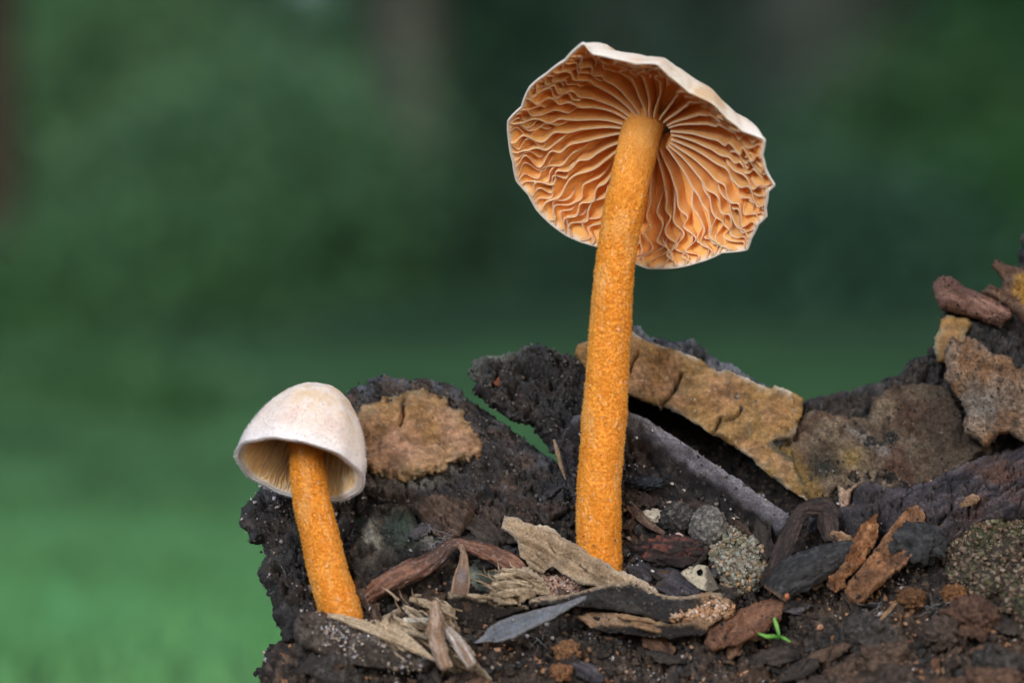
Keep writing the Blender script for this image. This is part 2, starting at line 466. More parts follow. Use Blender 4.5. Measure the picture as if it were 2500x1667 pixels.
def shrub(px, py, dist, rpx, rpy, col, label, seed, n=7000, leaf=None):
    k = dist / D / 250
    b = far(px, dist)
    root = empty('shrub', tuple(b))
    cz = ZC + (833.5 - py) * k
    rx, rz = rpx * k, rpy * k
    cz = max(cz, b[2] + rz * 0.4)
    leaf_cloud('foliage', (b[0], b[1], cz), (rx, rx * 0.8, rz), n, leaf or 4.5, col, seed, root, soft=0.62)
    r = np.random.default_rng(seed)
    for q in range(4):
        e = b + np.array([rx * r.uniform(-.5, .5), rx * r.uniform(-.4, .4), cz - b[2] + rz * 0.3])
        sweep('stem', [b + np.array([r.uniform(-1, 1), r.uniform(-1, 1), -0.5]), (b + e) / 2 + np.array([0, 0, rz * .1]), e], [1.6, .4], [1.6, .4], (0.05, 0.04, 0.03), 'trunk', n=10, m=6, parent=root, up=(0, -1, 0.01))
    tag(root, label, 'shrub', 'shrubs blurred behind the fungi')

def tree(px, dist, wpx, col, leafcol, label, seed, h=420, lean=0.0):
    k = dist / D / 250
    b = far(px, dist); rad = wpx * k / 2
    root = empty('tree', tuple(b))
    top = b + np.array([lean * h, 0, h])
    sweep('trunk', [b + np.array([0, 0, -2]), b + np.array([lean * h * .3, 0, h * .3]), b + np.array([lean * h * .7, 3, h * .7]), top], [rad * 1.25, rad, rad * .8, rad * .3], [rad * 1.25, rad, rad * .8, rad * .3], lambda q, a, L: mix(col, np.array(col) * 0.6, sstep(-.3, .5, fbm(np.cos(a) * 2, np.sin(a) * 2, L * .02, 3, seed))), 'trunk', n=40, m=16, parent=root, rough=0.15, nf=0.05)
    r = np.random.default_rng(seed)
    for q in range(6):
        s = b + (top - b) * r.uniform(.5, .95)
        sweep('limb', [s, s + np.array([r.uniform(-60, 60), r.uniform(-50, 50), 30]), s + np.array([r.uniform(-110, 110), r.uniform(-90, 90), 70])], [rad * .35, rad * .1], [rad * .35, rad * .1], col, 'trunk', n=12, m=8, parent=root, up=(0, -1, 0.3))
    leaf_cloud('crown', top + np.array([0, 0, 10]), (150, 130, 120), 1300, 7.0, leafcol, seed + 5, root, clumps=60)
    tag(root, label, 'tree', 'tree trunks blurred in the wood')

tree(-20, 520, 120, (0.04, 0.034, 0.026), (0.03, 0.09, 0.03), 'dark brown trunk at the edge of the clearing, beside the palest shrubs', 11)
tree(985, 1150, 190, (0.05, 0.058, 0.048), (0.03, 0.07, 0.035), 'blurred brown trunk standing between the two mushrooms', 12, lean=0.01)
tree(2010, 1500, 330, (0.06, 0.075, 0.065), (0.03, 0.08, 0.03), 'wide grey-brown trunk behind the large mushroom cap', 13)
tree(1480, 1900, 150, (0.05, 0.045, 0.045), (0.03, 0.07, 0.035), 'slim far trunk hidden behind the tall orange stem', 14)

SH = [
 (120, 330, 1300, 190, 430, (.026, .105, .042), 'fresh green shrub beside the dark trunk'),
 (285, 800, 1000, 230, 430, (.058, .130, .058), 'tall pale green shrub above the bright ground'),
 (640, 420, 1350, 330, 430, (.030, .090, .036), 'broad mid green shrub behind the small mushroom'),
 (640, 980, 900, 300, 260, (.045, .110, .052), 'low green shrub directly behind the white cap'),
 (1180, 60, 1600, 330, 300, (.014, .055, .032), 'dark bluish green shrub over the far trunk'),
 (1200, 640, 1700, 300, 420, (.030, .060, .036), 'dull green shrub left of the tall stem'),
 (1660, 760, 1500, 300, 300, (.032, .074, .052), 'bluish green shrub right of the tall stem'),
 (1750, 250, 1900, 260, 420, (.030, .060, .046), 'grey-green shrub behind the large cap'),
 (2290, 500, 1250, 260, 270, (.034, .105, .030), 'vivid yellowish green shrub above the wood stub'),
 (2480, 120, 1400, 150, 300, (.024, .105, .040), 'deep green shrub above the vivid one'),
 (2100, 820, 1350, 340, 230, (.036, .092, .064), 'low bluish green shrub in the dip of the bark'),
 (2230, 170, 1800, 230, 250, (.032, .056, .036), 'dusky shrub above the vivid one, beside the wide trunk'),
]
for i, (px, py, ds, rx, rz, c, lb) in enumerate(SH):
    shrub(px, py, ds, rx, rz, tuple((np.array(c) * .8 + np.array((.012, .012, .012))) * (3.0 if px < 700 else 2.1)), lb, 40 + i, n=9000, leaf=3.6)
LOW = [
 (60, 1010, 260, 210, 150, (.085, .20, .09), 'low bush at the foot of the dark brown trunk'),
 (420, 1030, 330, 220, 170, (.080, .19, .085), 'low bush left of the white bell-shaped cap'),
 (250, 1130, 190, 190, 90, (.095, .22, .10), 'small pale bush on the bright moss'),
 (760, 930, 420, 230, 200, (.060, .14, .065), 'low bush hidden mostly by the white bell-shaped cap'),
 (1180, 900, 520, 250, 180, (.045, .10, .055), 'low dull bush above the black bark chunk'),
 (1680, 880, 480, 260, 190, (.050, .115, .075), 'low bush above the broad tan crust'),
 (2080, 870, 380, 250, 200, (.052, .125, .085), 'low bush in the dip between the bark slabs'),
 (2450, 800, 450, 200, 220, (.045, .14, .05), 'low bush behind the reddish wood stub'),
]
for i, (px, py, ds, rx, rz, c, lb) in enumerate(LOW):
    shrub(px, py, ds, rx, rz, tuple(np.array(c) * 1.25), lb, 80 + i, n=5000, leaf=ds * 0.003)

def far_wood():
    """the closed wood at the back: leaves without number"""
    r = np.random.default_rng(3); n = 32000
    p = np.stack([r.uniform(-1700, 1700, n), r.uniform(2050, 2500, n), r.uniform(0, 1100, n)], 1)
    p[:, 2] += floor_height(p[:, 0], p[:, 1]) - 5
    a = r.normal(size=(n, 3)); a[:, 2] *= .6; a /= np.linalg.norm(a, axis=1)[:, None]
    b = np.cross(a, r.normal(size=(n, 3)) * .5 + np.array([0, 0, 1.0])); b /= np.linalg.norm(b, axis=1)[:, None] + 1e-9
    s = 30 * r.uniform(.6, 1.4, n)[:, None]; nn = np.cross(a, b) * s * .15
    V = np.stack([p - a * s, p + b * s * .45 + nn, p + a * s, p - b * s * .45 + nn], 1).reshape(-1, 3)
    F = np.arange(4 * n).reshape(-1, 4); F = np.concatenate([F[:, [0, 1, 2]], F[:, [0, 2, 3]]])
    m = sstep(-.5, .5, fbm(p[:, 0] * .004, p[:, 2] * .004, 0, 2, 4))
    c = mix((0.07, 0.12, 0.09), (0.10, 0.165, 0.115), m) * r.uniform(.85, 1.15, (n, 1))
    o = mesh_obj('far_wood', V, F, np.repeat(c, 4, 0), 'foliage')
    tag(o, 'dense dark green wood closing the view', 'wood', kind='stuff')
far_wood()

def moss_grass():
    r = np.random.default_rng(17); n = 9000
    y = 26 + 210 * r.random(n) ** 1.3; x = r.uniform(-1, 1, n) * (14 + y * .3)
    k = fbm(x * .05, y * .03, 0, 3, 6) > -.25
    x, y = x[k], y[k]; n = len(x)
    b = np.stack([x, y, floor_height(x, y) - .1], 1)
    d = np.stack([r.normal(0, .35, n), r.normal(0, .3, n), np.ones(n)], 1)
    t = sstep(34, 130, y)
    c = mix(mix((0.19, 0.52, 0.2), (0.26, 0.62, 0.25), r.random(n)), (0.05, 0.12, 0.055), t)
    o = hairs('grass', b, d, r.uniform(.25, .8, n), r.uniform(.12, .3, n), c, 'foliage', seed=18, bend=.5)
    tag(o, 'short soft grass on the mossy forest floor', 'grass', kind='stuff')
moss_grass()

# ------------------------------------------------------------------ the two mushrooms
def frame_of(n):
    n = np.asarray(n, float); n /= np.linalg.norm(n)
    e1 = np.cross(n, (0, 0, 1.0)); e1 /= np.linalg.norm(e1)
    e2 = np.cross(n, e1)
    return e1, e2, n

def prof(pts, t):
    p = resample(np.c_[np.asarray(pts, float), np.zeros(len(pts))], 200)[:, :2]
    q = np.linspace(0, 1, 200)
    return np.interp(t, q, p[:, 0]), np.interp(t, q, p[:, 1])

def stem_mesh(name, path, rad, root, seed, n=420, m=150, gran=0.011):
    rad = [q * 0.935 for q in rad]
    C = resample(path, n); T = frames(C)
    S = np.cross(T, (0, -1, 0)); S /= np.linalg.norm(S, axis=1)[:, None]; Nn = np.cross(S, T)
    q = np.linspace(0, 1, n); R = np.interp(q, np.linspace(0, 1, len(rad)), rad)
    an = np.linspace(0, 2 * np.pi, m, endpoint=False)
    L = np.r_[0, np.cumsum(np.linalg.norm(np.diff(C, axis=0), axis=1))]
    A, LL = np.meshgrid(an, L); RR = np.repeat(R[:, None], m, 1)
    cx, cy = np.cos(A) * RR, np.sin(A) * RR
    g = fbm(cx * 40, cy * 40, LL * 34, 3, seed, gain=.65) ; big = fbm(cx * 5, cy * 5, LL * 3.2, 3, seed + 4)
    r = RR * (1 + 0.03 * fbm(cx * 2, cy * 2, LL * 1.3, 2, seed + 9)) + gran * g * (0.25 + 0.75 * (1 - sstep(.72, .97, np.repeat(q[:, None], m, 1)))) + 0.010 * big
    V = C[:, None] + S[:, None] * (np.cos(A) * r)[..., None] + Nn[:, None] * (np.sin(A) * r)[..., None]
    nrm = S[:, None] * np.cos(A)[..., None] + Nn[:, None] * np.sin(A)[..., None]
    i, j = np.meshgrid(np.arange(n - 1), np.arange(m), indexing='ij')
    F = np.stack([i * m + j, i * m + (j + 1) % m, (i + 1) * m + (j + 1) % m, (i + 1) * m + j], -1).reshape(-1, 4)
    gg, bb = g.ravel(), big.ravel()
    c = mix((0.76, 0.28, 0.03), (0.92, 0.42, 0.07), sstep(-.4, .5, gg))
    c = mix(c, (0.66, 0.24, 0.02), sstep(-.2, .5, bb) * 0.5)
    qv = np.repeat(q, m); av = A.ravel(); Lv = LL.ravel()
    streak = fbm(np.cos(av) * 7, np.sin(av) * 7, Lv * 1.1, 3, seed + 30)
    c = c * (0.96 + 0.08 * sstep(-.5, .5, streak))[:, None]
    c = mix(c, (0.86, 0.50, 0.16), sstep(.1, .6, fbm(np.cos(av) * 1.3, np.sin(av) * 1.3, Lv * 2.2, 3, seed + 31)) * .45)
    c = mix(c, (0.60, 0.20, 0.02), (1 - sstep(.02, .22, qv)) * .45)
    c = mix(c, (0.82, 0.42, 0.10), sstep(.8, .95, qv) * .6)
    c = mix(c, (0.85, 0.72, 0.5), sstep(.56, .7, noise(np.cos(av) * 9, np.sin(av) * 9, Lv * 14, seed + 33)) * .5)
    c = c * np.array((.98, .95, 1.05))
    o = mesh_obj(name, V.reshape(-1, 3), F, c, 'stem', parent=root)
    rr = np.random.default_rng(seed)
    k = rr.integers(0, n * m, int(52 * n))
    bp = V.reshape(-1, 3)[k]; dn = nrm.reshape(-1, 3)[k] + rr.normal(size=(len(k), 3)) * 0.5 + np.array([0, 0, -0.15])
    hc = mix((0.80, 0.30, 0.03), (0.97, 0.50, 0.10), rr.random(len(k)))
    hc = mix(c[k] * .88, hc, rr.random(len(k)) ** 1.5 * .9)
    f = hairs('felt_hairs', bp, dn, rr.uniform(0.008, 0.022, len(k)) * (1 - .6 * sstep(.75, .97, qv[k])), rr.uniform(0.0025, 0.005, len(k)), hc, 'stem', parent=o, seed=seed, bend=.05)
    tag(f, kind='stuff')
    lo = np.where(qv < .12)[0]; k2 = rr.choice(lo, 60)
    g2 = grains('stuck_soil', V.reshape(-1, 3)[k2] + nrm.reshape(-1, 3)[k2] * .008, rr.uniform(.004, .012, 60), mix((.05, .04, .035), (.25, .2, .15), rr.random(60)), 'soil', 1, parent=o, seed=seed)
    tag(g2, kind='stuff')
    return o

def cap_and_gills(root, ctr, n, R, rho, top, flesh, edge, rim_t, seed, N, wav, cols_top, gcol, fcol, ecol, tiers, fuzz=0, gth=0.010):
    """rho(theta): outline factor; profiles are (radius, height along the axis) from the middle to the rim"""
    e1, e2, nn = frame_of(n)
    loc = lambda r, th, h: ctr + e1 * (r * np.cos(th))[..., None] + e2 * (r * np.sin(th))[..., None] + nn * h[..., None]
    m = 360
    th = np.linspace(0, 2 * np.pi, m, endpoint=False)
    def ring(r, h, kk):
        s = np.clip(r / R, 0, 1)
        f = 1 + (rho(th)[None] - 1) * (s ** 1.6)[:, None]
        return (r[:, None] * f), np.repeat(h[:, None], m, 1)
    tt = np.linspace(0.0, 1, 90); ft = np.linspace(0, 1, 60)[::-1]
    r1, h1 = prof(top, tt); r2, h2 = prof(flesh, ft)
    r1[0] = 0.001
    # rounded lip between the two skins
    la = np.linspace(0, np.pi, 9)[1:-1]
    rl = R + 0.5 * rim_t * np.sin(la); hl = (h1[-1] + h2[0]) / 2 + (h1[-1] - h2[0]) / 2 * np.cos(la)
    r = np.r_[r1, rl, r2]; h = np.r_[h1, hl, h2]
    part = np.r_[np.zeros(len(r1)), np.full(len(rl), 1), np.full(len(r2), 2)]
    RR, HH = ring(r, h, 0)
    TH = np.repeat(th[None], len(r), 0)
    bx, by = RR * np.cos(TH), RR * np.sin(TH)
    bump = 0.02 * fbm(bx * 2.2, by * 2.2, HH * 2.2, 3, seed) + 0.006 * fbm(bx * 14, by * 14, HH * 14, 3, seed + 1)
    HH = HH + np.where(part[:, None] < 1.5, bump, 0) * np.clip((R - RR) / (0.3 * R) + 0.3, 0, 1)
    V = loc(RR, TH, HH)
    k = len(r)
    i, j = np.meshgrid(np.arange(k - 1), np.arange(m), indexing='ij')
    F = np.stack([i * m + j, (i + 1) * m + j, (i + 1) * m + (j + 1) % m, i * m + (j + 1) % m], -1).reshape(-1, 4)
    c = cols_top(RR.ravel() / R, TH.ravel(), HH.ravel(), bx.ravel(), by.ravel())
    pf = np.repeat(part, m)
    c = np.where((pf == 2)[:, None], np.asarray(fcol), c)
    near = np.repeat(np.r_[np.zeros(len(r1)), np.zeros(len(rl)), np.clip(1 - np.arange(len(r2)) / 3.0, 0, 1)], m)
    c = mix(c, (0.85, 0.78, 0.72), near)
    cap = mesh_obj('cap', V.reshape(-1, 3), F, c, 'cap', parent=root)
    rr = np.random.default_rng(seed)
    if fuzz:
        sel = np.where((pf <= 1) & (np.repeat(r, m) > R * 0.55))[0]
        wgt = (np.repeat(r, m)[sel] / R) ** 8; kk = rr.choice(sel, fuzz, p=wgt / wgt.sum())
        p = V.reshape(-1, 3)[kk]; dn = p - (ctr + nn * 0.35 * R) + rr.normal(size=p.shape) * 0.25 * R
        fo = hairs('cap_down', p, dn, rr.uniform(0.010, 0.024, fuzz), rr.uniform(0.0016, 0.0026, fuzz), np.array((0.86, 0.82, 0.82)), 'cap', parent=cap, seed=seed)
        tag(fo, kind='stuff')
    # gills: full ones, then shorter ones between
    lst = []
    for j in range(N):
        t0 = 2 * np.pi * (j + rr.uniform(-.18, .18)) / N
        lst.append((t0, 0.0, 1.0))
        for (frac, s0, s1, dep) in tiers:
            lst.append((t0 + 2 * np.pi * (frac + rr.uniform(-.05, .05)) / N, rr.uniform(s0, s1), dep * rr.uniform(.8, 1.1)))
    ns = 76
    for gi, (t0, s0, dep) in enumerate(lst):
        s = s0 + (0.985 - s0) * np.linspace(0, 1, ns) ** 0.9
        rf, hf = prof(flesh, s); re, he = prof(edge, s)
        if s0 > 0:      # a short gill rises out of the flesh
            a = sstep(0, 0.22, (s - s0) / (1 - s0))
            re, he = rf + (re - rf) * a * dep, hf + (he - hf) * a * dep
        grow = sstep(wav[2], 1.0, s) ** 1.1
        warp = wav[0] * (fbm(np.cos(t0) * 1.6 + 0 * s, np.sin(t0) * 1.6 + 0 * s, s * 3.0, 2, seed + 21)) * (0.25 + grow)
        f = wav[3] * rr.uniform(.75, 1.25); ph = rr.uniform(0, 6.28)
        wave = wav[1] * rr.uniform(.55, 1.2) * grow * np.sin(2 * np.pi * f * s + ph + 1.3 * noise(s * 6, 0.3 + gi, 0, seed))
        lat = warp + wave * (1 - 0.45 * sstep(.92, 1.0, s))
        cross = [(0.0, 1.0), (0.35, .9), (0.7, .8), (0.88, 1.0), (0.96, 0.8), (1.0, 0.0), (0.96, -.8), (0.88, -1.0), (0.7, -.8), (0.35, -.9), (0.0, -1.0)]
        X = []
        for (q, wd) in cross:
            rq, hq = rf + (re - rf) * q, hf + (he - hf) * q
            thq = t0 + (lat * (0.55 + 0.45 * q)) / np.maximum(rq, 0.18)
            ff = 1 + (np.interp(thq % (2 * np.pi), np.r_[th, 2 * np.pi], np.r_[rho(th), rho(th)[:1]]) - 1) * np.clip(rq / R, 0, 1) ** 1.6
            p = loc(rq * ff, thq, hq)
            tang = -e1 * np.sin(thq)[:, None] + e2 * np.cos(thq)[:, None]
            X.append(p + tang * (gth * wd))
        X = np.stack(X, 1); kc = len(cross)
        i, j = np.meshgrid(np.arange(ns - 1), np.arange(kc - 1), indexing='ij')
        F = np.stack([i * kc + j, i * kc + j + 1, (i + 1) * kc + j + 1, (i + 1) * kc + j], -1).reshape(-1, 4)
        qv = np.array([q for q, _ in cross])
        c = mix(np.asarray(gcol) * rr.uniform(.9, 1.08), ecol, sstep(0.86, 0.97, qv))
        c = np.tile(c, (ns, 1))
        mesh_obj('gill', X.reshape(-1, 3), F, c, 'gill', parent=root)
    return cap

def rho_from_px(pts, ctr, n, R):
    e1, e2, nn = frame_of(n)
    cam0 = np.array([0, -D, ZC])
    q = P(np.array([p[0] for p in pts]), np.array([p[1] for p in pts]), 0.0) - cam0
    t = ((ctr - cam0) @ nn) / (q @ nn)
    w = q * t[:, None] + cam0 - ctr
    a = np.arctan2(w @ e2, w @ e1) % (2 * np.pi); r = np.linalg.norm(w, axis=1)
    o = np.argsort(a); a, r = a[o], r[o]
    return lambda th: np.interp(th % (2 * np.pi), np.r_[a[-1] - 2 * np.pi, a, a[0] + 2 * np.pi], np.r_[r[-1], r, r[0]]) / R

# --- the tall one
RIM = [(550,115),(600,180),(720,205),(860,240),(990,240),(1060,310),(1180,410),(1330,480),(1400,560),(1500,640),(1630,690),(1615,790),(1640,890),(1690,965),(1650,1000),(1635,1100),(1640,1150),(1590,1200),(1550,1280),(1525,1350),(1380,1365),(1250,1420),(1100,1455),(930,1460),(870,1435),(750,1385),(630,1330),(540,1305),(450,1265),(350,1190),(270,1110),(220,1020),(150,940),(130,830),(105,700),(100,580),(180,500),(230,380),(330,300),(440,220)]
RIM = [(1200 + a / 2.45, 60 + b / 2.45) for a, b in RIM]
YB = -0.27
big = empty('mushroom', tuple(P1(1465, 1395, YB)))
nB = np.array([0.326, 0.683, 0.653]); cB = P1(1556, 398, -0.57); RB = 1.33
stem_mesh('stem', [P1(1466, 1440, YB), P1(1462, 1330, YB), P1(1464, 1180, YB - .02), P1(1478, 980, YB - .05), P1(1489, 820, YB - .08), P1(1503, 640, YB - .1), P1(1530, 480, YB - .1), P1(1559, 352, -0.24), P1(1574, 285, -0.14)], [0.232, 0.226, 0.222, 0.226, 0.212, 0.198, 0.196, 0.205, 0.215], big, 3, n=480)
def top_big(s, th, h, bx, by):
    b = sstep(-.1, .55, fbm(bx * 3, by * 3, h * 3, 4, 61))
    c = mix((0.80, 0.72, 0.62), (0.62, 0.40, 0.20), b * 0.75)
    c = mix(c, (0.86, 0.80, 0.76), sstep(0.82, 0.97, s))
    return c
cap_and_gills(big, cB, nB, RB, rho_from_px(RIM, cB, nB, RB),
    top=[(0, .74), (.45, .71), (.85, .55), (1.15, .30), (1.28, .11), (1.33, .025)],
    flesh=[(.16, .66), (.45, .62), (.80, .47), (1.08, .25), (1.25, .09), (1.325, .0)],
    edge=[(.20, .46), (.45, .43), (.78, .31), (1.06, .14), (1.24, .03), (1.325, -.012)],
    rim_t=0.03, seed=5, N=28, wav=(0.08, 0.074, 0.26, 4.6), cols_top=top_big,
    gcol=(1.0, 0.61, 0.24), fcol=(1.0, 0.53, 0.17), ecol=(0.97, 0.82, 0.62),
    tiers=[(0.5, .34, .5, .9), (0.25, .62, .78, .8), (0.75, .62, .78, .8)])
tag(big, 'tall orange-stemmed mushroom with tilted pale cap showing wavy orange gills', 'mushroom', 'orange mushrooms on the litter')

# --- the short one
YS1 = -0.60
small = empty('mushroom', tuple(P1(834, 1500, YS1)))
nS = np.array([0.195, 0.514, 0.835]); cS = P1(732, 1146, -0.66); RS = 0.575
stem_mesh('stem', [P1(845, 1540, YS1), P1(832, 1495, YS1), P1(807, 1416, YS1), P1(781, 1302, YS1), P1(760, 1216, YS1), P1(748, 1110, YS1 + .04), P1(742, 1030, YS1 + .16)], [0.20, 0.205, 0.196, 0.186, 0.178, 0.17, 0.165], small, 13, n=260, m=130, gran=0.008)
def rho_small(th):
    return 1 + 0.012 * np.sin(11 * th + 1) + 0.03 * np.sin(2 * th + 0.7) + 0.018 * np.sin(3 * th + 2) + 0.008 * np.sin(7 * th)
def top_small(s, th, h, bx, by):
    b = sstep(-.35, .75, fbm(bx * 5, by * 5, h * 6, 5, 31, gain=.65)) * sstep(0.22, .55, h + .1 * fbm(bx * 6, by * 6, h * 6, 3, 35))
    c = mix((0.78, 0.70, 0.65), (0.66, 0.46, 0.24), b * 0.75)
    c = mix(c, (0.68, 0.53, 0.51), sstep(0.1, .25, h) * (1 - sstep(.3, .5, h)) * sstep(-.2, .4, fbm(bx * 3, by * 3, h * 3, 3, 33)) * .6)
    c = mix(c, (0.78, 0.76, 0.79), 1 - sstep(0.02, 0.22, h))
    return c
cap_and_gills(small, cS, nS, RS, rho_small,
    top=[(0, .93), (.15, .895), (.32, .77), (.45, .57), (.545, .32), (.594, .11), (.584, -.01)],
    flesh=[(.12, .76), (.25, .68), (.36, .55), (.45, .37), (.51, .16), (.54, .0)],
    edge=[(.16, .58), (.245, .53), (.34, .42), (.425, .265), (.495, .10), (.538, -.002)],
    rim_t=0.075, seed=15, N=40, wav=(0.02, 0.014, 0.2, 4.0), cols_top=top_small,
    gcol=(0.99, 0.80, 0.50), fcol=(0.97, 0.70, 0.36), ecol=(0.90, 0.80, 0.62),
    tiers=[(0.5, .3, .5, .9)], fuzz=9000, gth=0.006)
tag(small, 'short mushroom with orange stem and closed white bell-shaped cap', 'mushroom', 'orange mushrooms on the litter')

# ------------------------------------------------------------------ the litter: soil, bark, wood
BLACK = (0.022, 0.021, 0.024); BLUEBLACK = (0.032, 0.037, 0.048); BROWN = (0.085, 0.055, 0.042); DKBROWN = (0.045, 0.032, 0.027)
TAN = (0.255, 0.145, 0.065); PINKTAN = (0.31, 0.185, 0.115); OLIVE = (0.265, 0.175, 0.065); WHITE = (0.55, 0.53, 0.48); GREYL = (0.24, 0.26, 0.31)
BEIGE = (0.40, 0.29, 0.18); PALE = (0.62, 0.51, 0.38); REDBROWN = (0.20, 0.088, 0.058); RUST = (0.44, 0.18, 0.065); VIOLET = (0.10, 0.09, 0.115)

def r_soil(seed, a=1.0):
    def f(x, z, d):
        f1, f2, _ = worley(x * 7, z * 7, seed); g1, g2, _ = worley(x * 20, z * 20, seed + 1)
        m = sstep(-.3, .4, fbm(x * 1.5, z * 1.5, 0, 2, seed + 2))
        b1, _, _ = worley(x * 3.1, z * 3.1, seed + 7)
        return a * (0.20 * (.5 - b1) * sstep(-.2, .3, fbm(x * .9, z * .9, 0, 2, seed + 8)) + 0.16 * fbm(x * 1.1, z * 1.1, 0, 4, seed) + 0.09 * (0.55 - f1) * m + 0.07 * (0.5 - g1) + 0.06 * fbm(x * 12, z * 12, 0, 4, seed + 3, gain=.7) - creases(x, z, seed, .06, 3.0, 3.6, .06))
    return f

def creases(p, q, seed, dp, fp, fq, w_):
    t = noise(p * fp + .35 * noise(p * 4, q * 4, 0, seed + 3), q * fq + .35 * noise(p * 4, q * 4, 0, seed + 6), 0, seed + 9)
    return dp * np.exp(-(t / w_) ** 2)

def r_bark(seed, deg=0, a=1.0, st=4.0):
    def f(x, z, d):
        p, q = grain_dir(x, z, deg)
        q = q + 0.08 * fbm(x * 3, z * 3, 0, 2, seed + 8)
        return a * (0.09 * fbm(x * 1.7, z * 1.7, 0, 3, seed) + 0.10 * ridge(p * 1.3, q * 1.1 * st, 0, 4, seed + 1) + 0.07 * fbm(p * 8, q * 15, 0, 4, seed + 2, gain=.7) + 0.02 * noise(x * 30, z * 30, 0, seed + 4) - creases(p, q, seed, .085, 2.0, 4.4, .05) - creases(p, q, seed + 5, .05, 5.0, 9.0, .06))
    return f

def r_wood(seed, deg=0, a=1.0, st=10.0):
    def f(x, z, d):
        p, q = grain_dir(x, z, deg)
        q = q + 0.03 * fbm(x * 2, z * 2, 0, 2, seed + 8)
        return a * (0.03 * fbm(x * 2, z * 2, 0, 2, seed) + 0.04 * fbm(p * 1.6, q * st, 0, 4, seed + 1, gain=0.68) + 0.012 * noise(p * 10, q * 45, 0, seed + 4) - creases(p, q, seed, .05, .9, st * .55, .05))
    return f

def r_crust(seed, a=1.0, cracks=()):
    def f(x, z, d):
        h = a * (0.08 * fbm(x * 2.2, z * 2.8, 0, 4, seed) + 0.022 * fbm(x * 9, z * 9, 0, 3, seed + 1) + 0.006 * fbm(x * 30, z * 30, 0, 2, seed + 2))
        f1, _, cid = worley(x * 5, z * 5, seed + 3)
        h = h + 0.03 * np.clip(1 - f1 * 4.5, 0, 1) * (cid > .6)
        for pts, wd, dp in cracks:
            dist = seg_dist(x * 250 + 1250, 833.5 - z * 250, pts)
            dist = dist + 1.5 * noise(x * 40, z * 40, 0, seed + 9)
            h = h - dp * np.exp(-(dist / wd) ** 2)
        return h
    return f

def crackf(base, cracks):
    def f(x, z, d):
        h = base(x, z, d)
        for pts, wd, dp in cracks:
            dist = seg_dist(x * 250 + 1250, 833.5 - z * 250, pts) + 5 * fbm(x * 12, z * 12, 0, 2, 3)
            h = h - dp * np.exp(-(dist / wd) ** 2)
        return h
    return f

def c_bark(seed, c1=BLACK, c2=BROWN, c3=GREYL, amt=0.5, lich=0.25, edge=0.5, deg=0, ew=9.0):
    def f(x, z, d, h):
        p, q = grain_dir(x, z, deg)
        m = sstep(-.25, .45, fbm(p * 2.2, q * 4, 0, 4, seed + 40))
        c = mix(c1, c2, m * amt)
        c = c * (0.4 + 1.4 * sstep(-.5, .5, fbm(p * 5, q * 14, 0, 4, seed + 46, gain=.7)))[:, None]
        c = mix(c, np.array(c1) * 0.6 + np.array(BLUEBLACK) * .5, sstep(0, .5, fbm(x * 3, z * 3, 0, 3, seed + 43)) * .6)
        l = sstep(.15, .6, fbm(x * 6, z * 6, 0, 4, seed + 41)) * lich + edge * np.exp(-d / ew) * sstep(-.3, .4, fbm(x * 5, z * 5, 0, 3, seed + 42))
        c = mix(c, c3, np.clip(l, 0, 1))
        sp = sstep(.52, .7, noise(x * 45, z * 45, 0, seed + 44))
        return mix(c, (0.2, 0.19, 0.19), sp * 0.5)
    return f

def c_wood(seed, c1, c2, deg=0, st=10.0, dark=DKBROWN, stain=0.25, edge=None):
    def f(x, z, d, h):
        p, q = grain_dir(x, z, deg)
        q = q + 0.03 * fbm(x * 2, z * 2, 0, 2, seed + 8)
        m = sstep(-.5, .5, fbm(p * 1.6, q * st * 1.3, 0, 4, seed + 50, gain=.7))
        c = mix(c1, c2, m)
        c = mix(c, dark, sstep(.05, .6, fbm(x * 3, z * 3, 0, 4, seed + 51)) * stain * 2)
        if edge is not None: c = mix(c, edge, 0.8 * np.exp(-d / 5.0))
        return c
    return f

def c_soil(seed, tint=(1, 1, 1)):
    def f(x, z, d, h):
        g1, g2, cid = worley(x * 20, z * 20, seed + 1)
        c = mix((0.030, 0.028, 0.029), (0.066, 0.053, 0.046), sstep(-.4, .6, fbm(x * 1.6, z * 1.6, 0, 4, seed + 60)))
        c = mix(c, (0.055, 0.056, 0.058), sstep(0, .5, fbm(x * 2.3, z * 2.3, 0, 3, seed + 61)) * .6)
        c = c * (0.35 + 1.2 * cid)[:, None]
        c = mix(c, (0.15, 0.10, 0.07), (cid > .9) * .6)
        c = c * (0.9 + .5 * sstep(1480, 1620, 833.5 - z * 250))[:, None]
        c = mix(c, (0.14, 0.085, 0.055), sstep(.1, .5, fbm(x * 1.9, z * 1.9, 0, 3, seed + 64)) * .45 * sstep(1450, 1600, 833.5 - z * 250))
        U, V = x * 250 + 1250, 833.5 - z * 250
        warm = np.maximum(sstep(1850, 2150, U) * sstep(1400, 1520, V), .55 * sstep(1540, 1640, V))
        c = mix(c, np.array((0.125, 0.088, 0.066)) * (0.4 + 1.2 * cid)[:, None], warm * sstep(-.45, .35, fbm(x * 2.2, z * 2.2, 0, 4, seed + 66)) * .8)
        return c * np.array(tint)
    return f

def thing(o, label, cat, group=None): return tag(o, label, cat, group)

